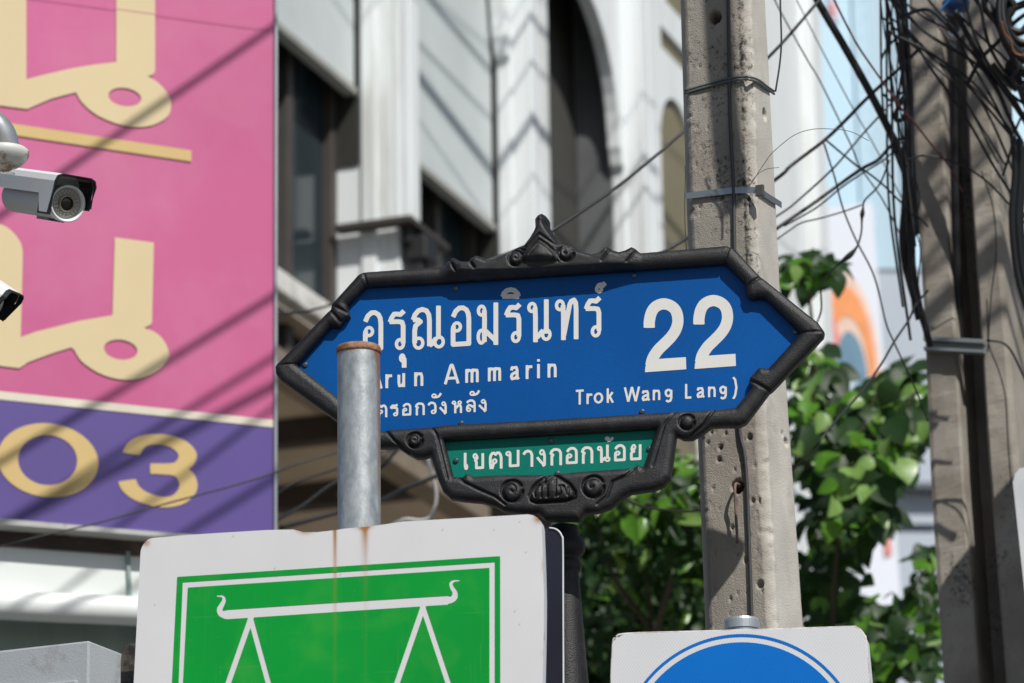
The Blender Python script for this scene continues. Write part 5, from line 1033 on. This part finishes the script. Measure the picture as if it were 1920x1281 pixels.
# ------------------------------------------------------------------ security cameras
m_cw = mat('camera_white', (.78, .79, .80), .4, var=.03); m_cg = mat('camera_grey', (.50, .51, .52), .45, var=.05); m_ck = mat('camera_black', (.012, .013, .015), .45)
def cctv(label, cpx, d, az, tilt, k, neck=True, roll=0.0):
    c = A(cpx[0], cpx[1], d)
    Aa = np.array([math.sin(az)*math.cos(tilt), -math.cos(az)*math.cos(tilt), -math.sin(tilt)]); R = np.cross(Z, Aa); R /= np.linalg.norm(R); U = np.cross(Aa, R)
    R, U = R*math.cos(roll)+U*math.sin(roll), U*math.cos(roll)-R*math.sin(roll)
    t = thing('security_camera', c, label, 'security camera', 'security cameras on the left')
    L3 = lambda r, a, u: c+R*r*k+Aa*a*k+U*u*k
    # lathe-turned body, bezel and lens
    MB().lathe(c, [(r*k, a*k) for r, a in ((.001, -.26), (.028, -.26), (.031, -.256), (.031, -.12), (.0315, -.119), (.0325, -.117), (.0325, -.062), (.0318, -.061), (.0318, -.059), (.0328, -.058), (.0332, -.024), (.0338, -.022))], 40, Aa, caps=False).build('body', m_cg, t, smooth=False)
    MB().lathe(c, [(r*k, a*k) for r, a in ((.0338, -.022), (.0350, -.018), (.0350, .0), (.0342, .0015), (.0315, .001), (.0300, -.003), (.0292, -.009))], 44, Aa, caps=False).build('bezel', m_cw, t, smooth=True)
    MB().lathe(c, [(.0296*k, -.0088*k), (.0005, -.0086*k)], 36, Aa, caps=False).build('led_plate', mat('led_plate', (.36, .36, .34), .4), t)
    led = MB()
    for ring_r, n in ((.0235, 22), (.0192, 16)):
        for i in range(n):
            a = 2*math.pi*i/n+ring_r*40; p = L3(ring_r*math.cos(a), -.0085, ring_r*math.sin(a)); led.lathe(p, [(.0017*k, 0), (.0016*k, .0012*k), (.0007*k, .0021*k), (.0001, .0022*k)], 8, Aa, caps=False)
    led.build('led_ring', mat('led_clear', (.62, .63, .60), .15), t, smooth=True)
    MB().lathe(c, [(r*k, a*k) for r, a in ((.0162, -.0086), (.0162, -.003), (.0150, -.0015), (.0132, -.0018), (.0125, -.006))], 36, Aa, caps=False).build('lens_ring', mat('lens_ring', (.42, .36, .28), .35, metal=.5), t, smooth=True)
    MB().lathe(c, [(r*k, a*k) for r, a in ((.0126, -.0062), (.0105, -.0040), (.006, -.0026), (.0001, -.0022))], 30, Aa, caps=False).build('lens', mat('lens_glass', (.012, .010, .012), .06, spec=.8), t, smooth=True)
    # sun shield: folded sheet with deep side flaps
    pr = [(-.041, -.022), (-.041, .038), (-.037, .049), (-.028, .0535), (.028, .0535), (.037, .049), (.041, .038), (.041, -.004)]
    def fa_(i, base): return base+(.0 if pr[i][1] > .02 else -.018)
    def sheet(name, m, a_front, a_back, off, cut):
        mb = MB(); inn = [(r*(1-off/.041), u-(off if u > .03 else 0)) for r, u in pr]
        pb = [(r, (u if u > .025 or not cut else .012)) for r, u in pr]; ib = [(r, (u if u > .025 or not cut else .012)) for r, u in inn]
        n = len(pr); rows = []
        for loop, base in ((pr, a_front), (pr, a_front-.052) if cut else (pr, a_back)): rows.append([L3(r, fa_(i, base) if loop is pr and base == a_front else base, u) for i, (r, u) in enumerate(loop)])
        rowsI = []
        for loop, base in ((inn, a_front), (inn, a_front-.052) if cut else (inn, a_back)): rowsI.append([L3(r, fa_(i, base) if base == a_front else base, u) for i, (r, u) in enumerate(loop)])
        if cut:
            rows.append([L3(r, a_front-.066, u) for r, u in pb]); rows.append([L3(r, a_back, u) for r, u in pb]); rowsI.append([L3(r, a_front-.066, u) for r, u in ib]); rowsI.append([L3(r, a_back, u) for r, u in ib])
        V = [p for rr in rows for p in rr]+[p for rr in rowsI for p in rr]; m_ = len(rows); F = []
        for j in range(m_-1):
            for i in range(n-1):
                F.append((j*n+i, j*n+i+1, (j+1)*n+i+1, (j+1)*n+i)); o_ = m_*n; F.append((o_+j*n+i+1, o_+j*n+i, o_+(j+1)*n+i, o_+(j+1)*n+i+1))
            for i in (0, n-1): F.append((j*n+i, (j+1)*n+i, m_*n+(j+1)*n+i, m_*n+j*n+i))
        for i in range(n-1):
            F.append((i, i+1, m_*n+i+1, m_*n+i)); F.append(((m_-1)*n+i, (m_-1)*n+i+1, m_*n+(m_-1)*n+i+1, m_*n+(m_-1)*n+i))
        mb.add(V, F); return mb.build(name, m, t)
    sheet('sun_shield', m_cw, .017, -.30, .0022, True)
    sheet('shield_rim', m_ck, .026, .0168, .0024, False)
    # black lining just inside the shield
    li = [(r*.93, u-.004) for r, u in pr]; mb = MB(); mb.add([L3(r, .016, u) for r, u in li]+[L3(r, -.05, u) for r, u in li], [(i, i+1, len(li)+i+1, len(li)+i) for i in range(len(li)-1)]); mb.build('shield_lining', m_ck, t)
    for a, w_, m__ in ((-.105, .030, mat('olive_cover', (.24, .24, .19), .6)), (-.075, .026, mat('olive_cover', (.24, .24, .19), .6)), (-.050, .014, m_ck), (-.032, .014, m_ck)):
        bevel(MB().box(L3(-.009, a-w_/2, -.0365), R*.018*k, Aa*w_*k, U*.006*k).build('cover_screw', m__, t), .001*k)
    return t, L3, R, Aa, U
ROLL2 = .2
az1 = math.radians(31)
t1, L3, R1, A1, U1 = cctv('white bullet security camera with its whole lens face visible, hung from a steel elbow', (127.5, 382), 7.15, az1, math.radians(20), 1.0)
fl_c = A(8, 303, 7.15)
MB().lathe(fl_c, [(r*7.15/FPX, z*7.15/FPX) for r, z in ((14, -16), (18, -9), (30, -7), (37, -2), (43, 6), (46, 12), (46, 20), (43, 23), (28, 24), (26, 27))], 36).build('mount_flange', mat('flange_paint', (.62, .63, .60), .45, col2=(.30, .13, .03), mix=(.52, .6), mscale=15, var=.08), t1, smooth=True)
MB().tube(catmull([A(x, y, 7.15) for x, y in [(10, 282), (9, 268), (4, 252), (-8, 236), (-26, 226), (-60, 219), (-120, 216)]], 6), 26*7.15/FPX, 24).build('mount_elbow', mat('elbow_steel', (.5, .52, .53), .33, metal=.7, var=.15, vscale=40), t1, smooth=True)
# maker's name on the shield flank
FLP = Plane(L3(-.0412, -.12, .03), A1, U1)
if FLP.n@R1 > 0: FLP.n = -FLP.n
lt = 'HIKVISION'; wpx = [4.2, 1.6, 4.0, 4.2, 1.6, 3.6, 1.6, 4.6, 4.0]; xx = 28-sum(wpx)-.9*8; items = []
for ch, w_ in zip(lt, wpx):
    yb_ = 327+.14*(xx-14); items.append((ch, xx, xx+w_, yb_-5.0, yb_, .14)); xx += w_+.9
X_, Y_ = grid(-18, 32, 312, 336, .22)
decal('maker_name', FLP, text_sd(X_, Y_, items, .8), X_, Y_, mat('maker_print', (.10, .10, .11), .5), t1, .0006)
cpl = A(-175, 640, 7.2)
cpt = thing('camera_pole', cpl*np.array([1, 1, 0]), 'grey steel pole just beyond the left edge that carries both security cameras', 'pole')
zt_p = A(-175, 160, 7.2)[2]
MB().lathe(np.array([cpl[0], cpl[1], 0]), [(.09, 0), (.09, .02), (.05, .021), (.05, zt_p), (.045, zt_p+.01), (.001, zt_p+.02)], 28).build('shaft', mat('elbow_steel', (.5, .52, .53), .33), cpt, smooth=False)
MB().tube([A(-118, 216, 7.15), A(-140, 216, 7.17), np.array([cpl[0], cpl[1], A(-175, 216, 7.2)[2]])], 26*7.15/FPX, 20).build('upper_arm', mat('elbow_steel', (.5, .52, .53), .33), cpt, smooth=True)
t2, L32, R2, A2, U2c = cctv('white bullet security camera at the left edge below, only its nose inside the frame', (-16, 583), 7.0, math.radians(84), math.radians(36), 1.0, roll=ROLL2)
MB().tube(catmull([L32(0, -.17, .045), L32(0, -.175, .075), np.array([cpl[0], cpl[1], L32(0, -.17, .09)[2]])], 5), .014, 14).build('lower_arm', mat('elbow_steel', (.5, .52, .53), .33), cpt, smooth=True)
